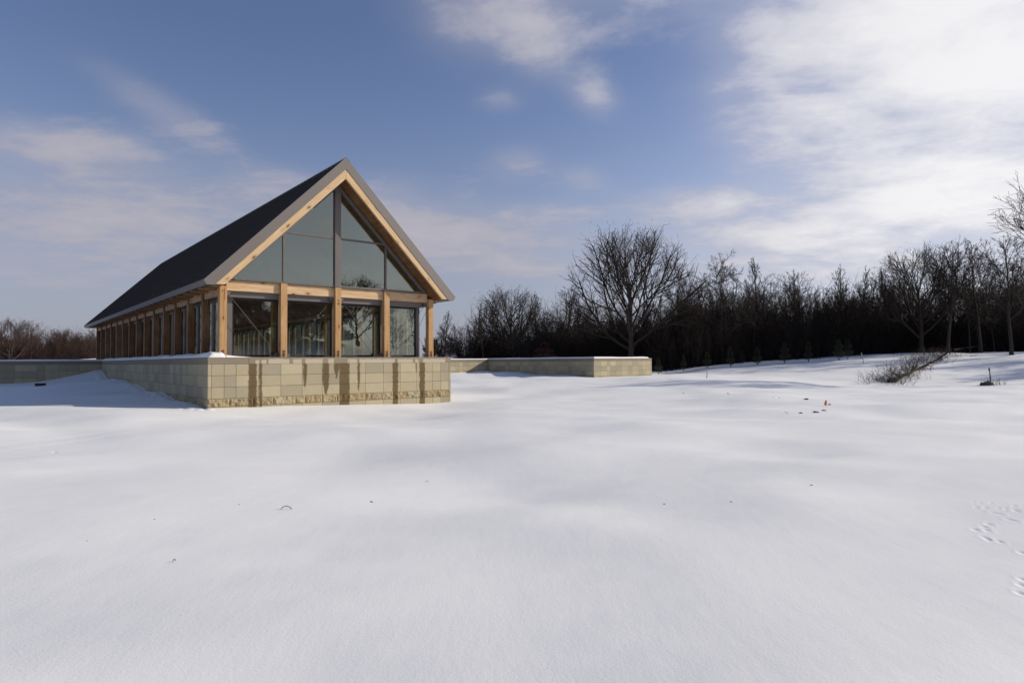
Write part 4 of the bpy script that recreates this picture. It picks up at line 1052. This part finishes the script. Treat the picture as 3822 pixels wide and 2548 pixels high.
# arched twig and grass blades
def blade(u, v, pts, r, lab, name='grass_stem', mat=M_BRUSH):
    g = hit(u, v, 3, 60, .05); z_ = float(height([g[0]], [g[1]])[0]); k = g[1] / FPX; mb = MB()
    for a, b in zip(pts[:-1], pts[1:]): mb.tube((a[0] * k, 0, a[1] * k - .005), (b[0] * k, 0.01, b[1] * k - .005), r, r * .8, 5)
    o = mb.build(name, mat); o.location = (g[0], g[1], z_); tag(o, lab, 'grass stem'); return o
blade(1068, 1902, [(-19, 0), (-15, 9), (-5, 14), (6, 13), (15, 8), (20, 2)], .0045, 'arched dry twig poking from the left foreground snow', 'arched_twig')
blade(645, 2098, [(-2, 0), (0, 10), (6, 13), (9, 6)], .0028, 'bent grass stem in the left foreground below the arched twig')
blade(2934, 1546, [(-6, 8), (0, 10), (5, 4), (7, -2)], .006, 'thin bent grass stem left of the dark earth patches')
blade(1590, 1800, [(0, 0), (3, 6), (8, 5)], .0028, 'tiny grass stem in the centre of the snowfield')
clump('weed_tuft', 'few dry stems in front of the brush row on the hill', 'weeds', *along_w(-.04, -1.3), .7, .5, 16, (.3, .9), M_BRUSH, 77, .008, None, 'stuff')

# ------------------------------------------------------------------ trees and a barn gable behind the camera, mirrored in the front glass
m_, t_, p_ = new_mat('evergreen_needles'); t_.l.new(t_.mix(t_.noise(objc(t_), 1.2, 4), (.022, .026, .02, 1), (.34, .33, .32, 1)), p_.inputs['Base Color']); p_.inputs['Roughness'].default_value = .8
M_EVER = m_
def evergreen(x, y, h, r, seed, lab):
    root = empty('evergreen_tree', (x, y, H(x, y) - .1)); tag(root, lab, 'evergreen tree', 'evergreens mirrored in the pavilion glass')
    mb = MB(); mb.tube((0, 0, 0), (0, 0, h * .9), h * .022, .03, 8); mb.build('trunk', M_BARK, root)
    R = np.random.RandomState(seed); v = []; f = []
    for i in range(9000):
        t = R.rand(); z = h * (.04 + .93 * t); ring = r * math.sqrt(max(0, 1 - (t * 1.02 - .18) ** 2 / .72)) * (1 + .25 * math.sin(z * 2.1 + seed)) ; a = R.rand() * 6.283; rr = ring * R.uniform(.55, 1.05)
        p = np.array([math.cos(a) * rr, math.sin(a) * rr, z]); d = np.array([math.cos(a), math.sin(a), R.uniform(-.3, .5)]) + R.randn(3) * .4; d /= np.linalg.norm(d); s = np.cross(d, R.randn(3)); s /= np.linalg.norm(s)
        L = R.uniform(.25, .6); w = L * .3; k = len(v); v += [p - s * w, p + s * w, p + d * L + s * w * .4, p + d * L - s * w * .4]; f.append((k, k + 1, k + 2, k + 3))
    link('foliage', mesh_np('foliage', [(np.array(v), np.array(f))], False), M_EVER, root)
evergreen(44.8, -2.9, 6.7, 4.2, 1, 'dome shaped evergreen mirrored in the second window bay')
evergreen(39.5, -10.5, 6.4, 4.4, 2, 'dark evergreen mirrored in the first window bay')
evergreen(34.5, -17.5, 6.5, 4.2, 3, 'dark evergreen mirrored at the left jamb')
put_tree('hero2', 47.8, 1.7, 9.8, .3, 'bare tree mirrored in the gable glass right of the king mullion')
put_tree('up1', 60, 2, 8, 1.3, 'smaller bare tree mirrored in the lower right window bay')
for i in range(14):
    put_tree(RF.choice(keys), 85 + RF.uniform(-8, 8), -62 + i * 7.5, RF.uniform(8, 11), RF.uniform(0, 6), 'far bare tree behind the camera mirrored in the pavilion glass', group='far bare trees behind the camera')
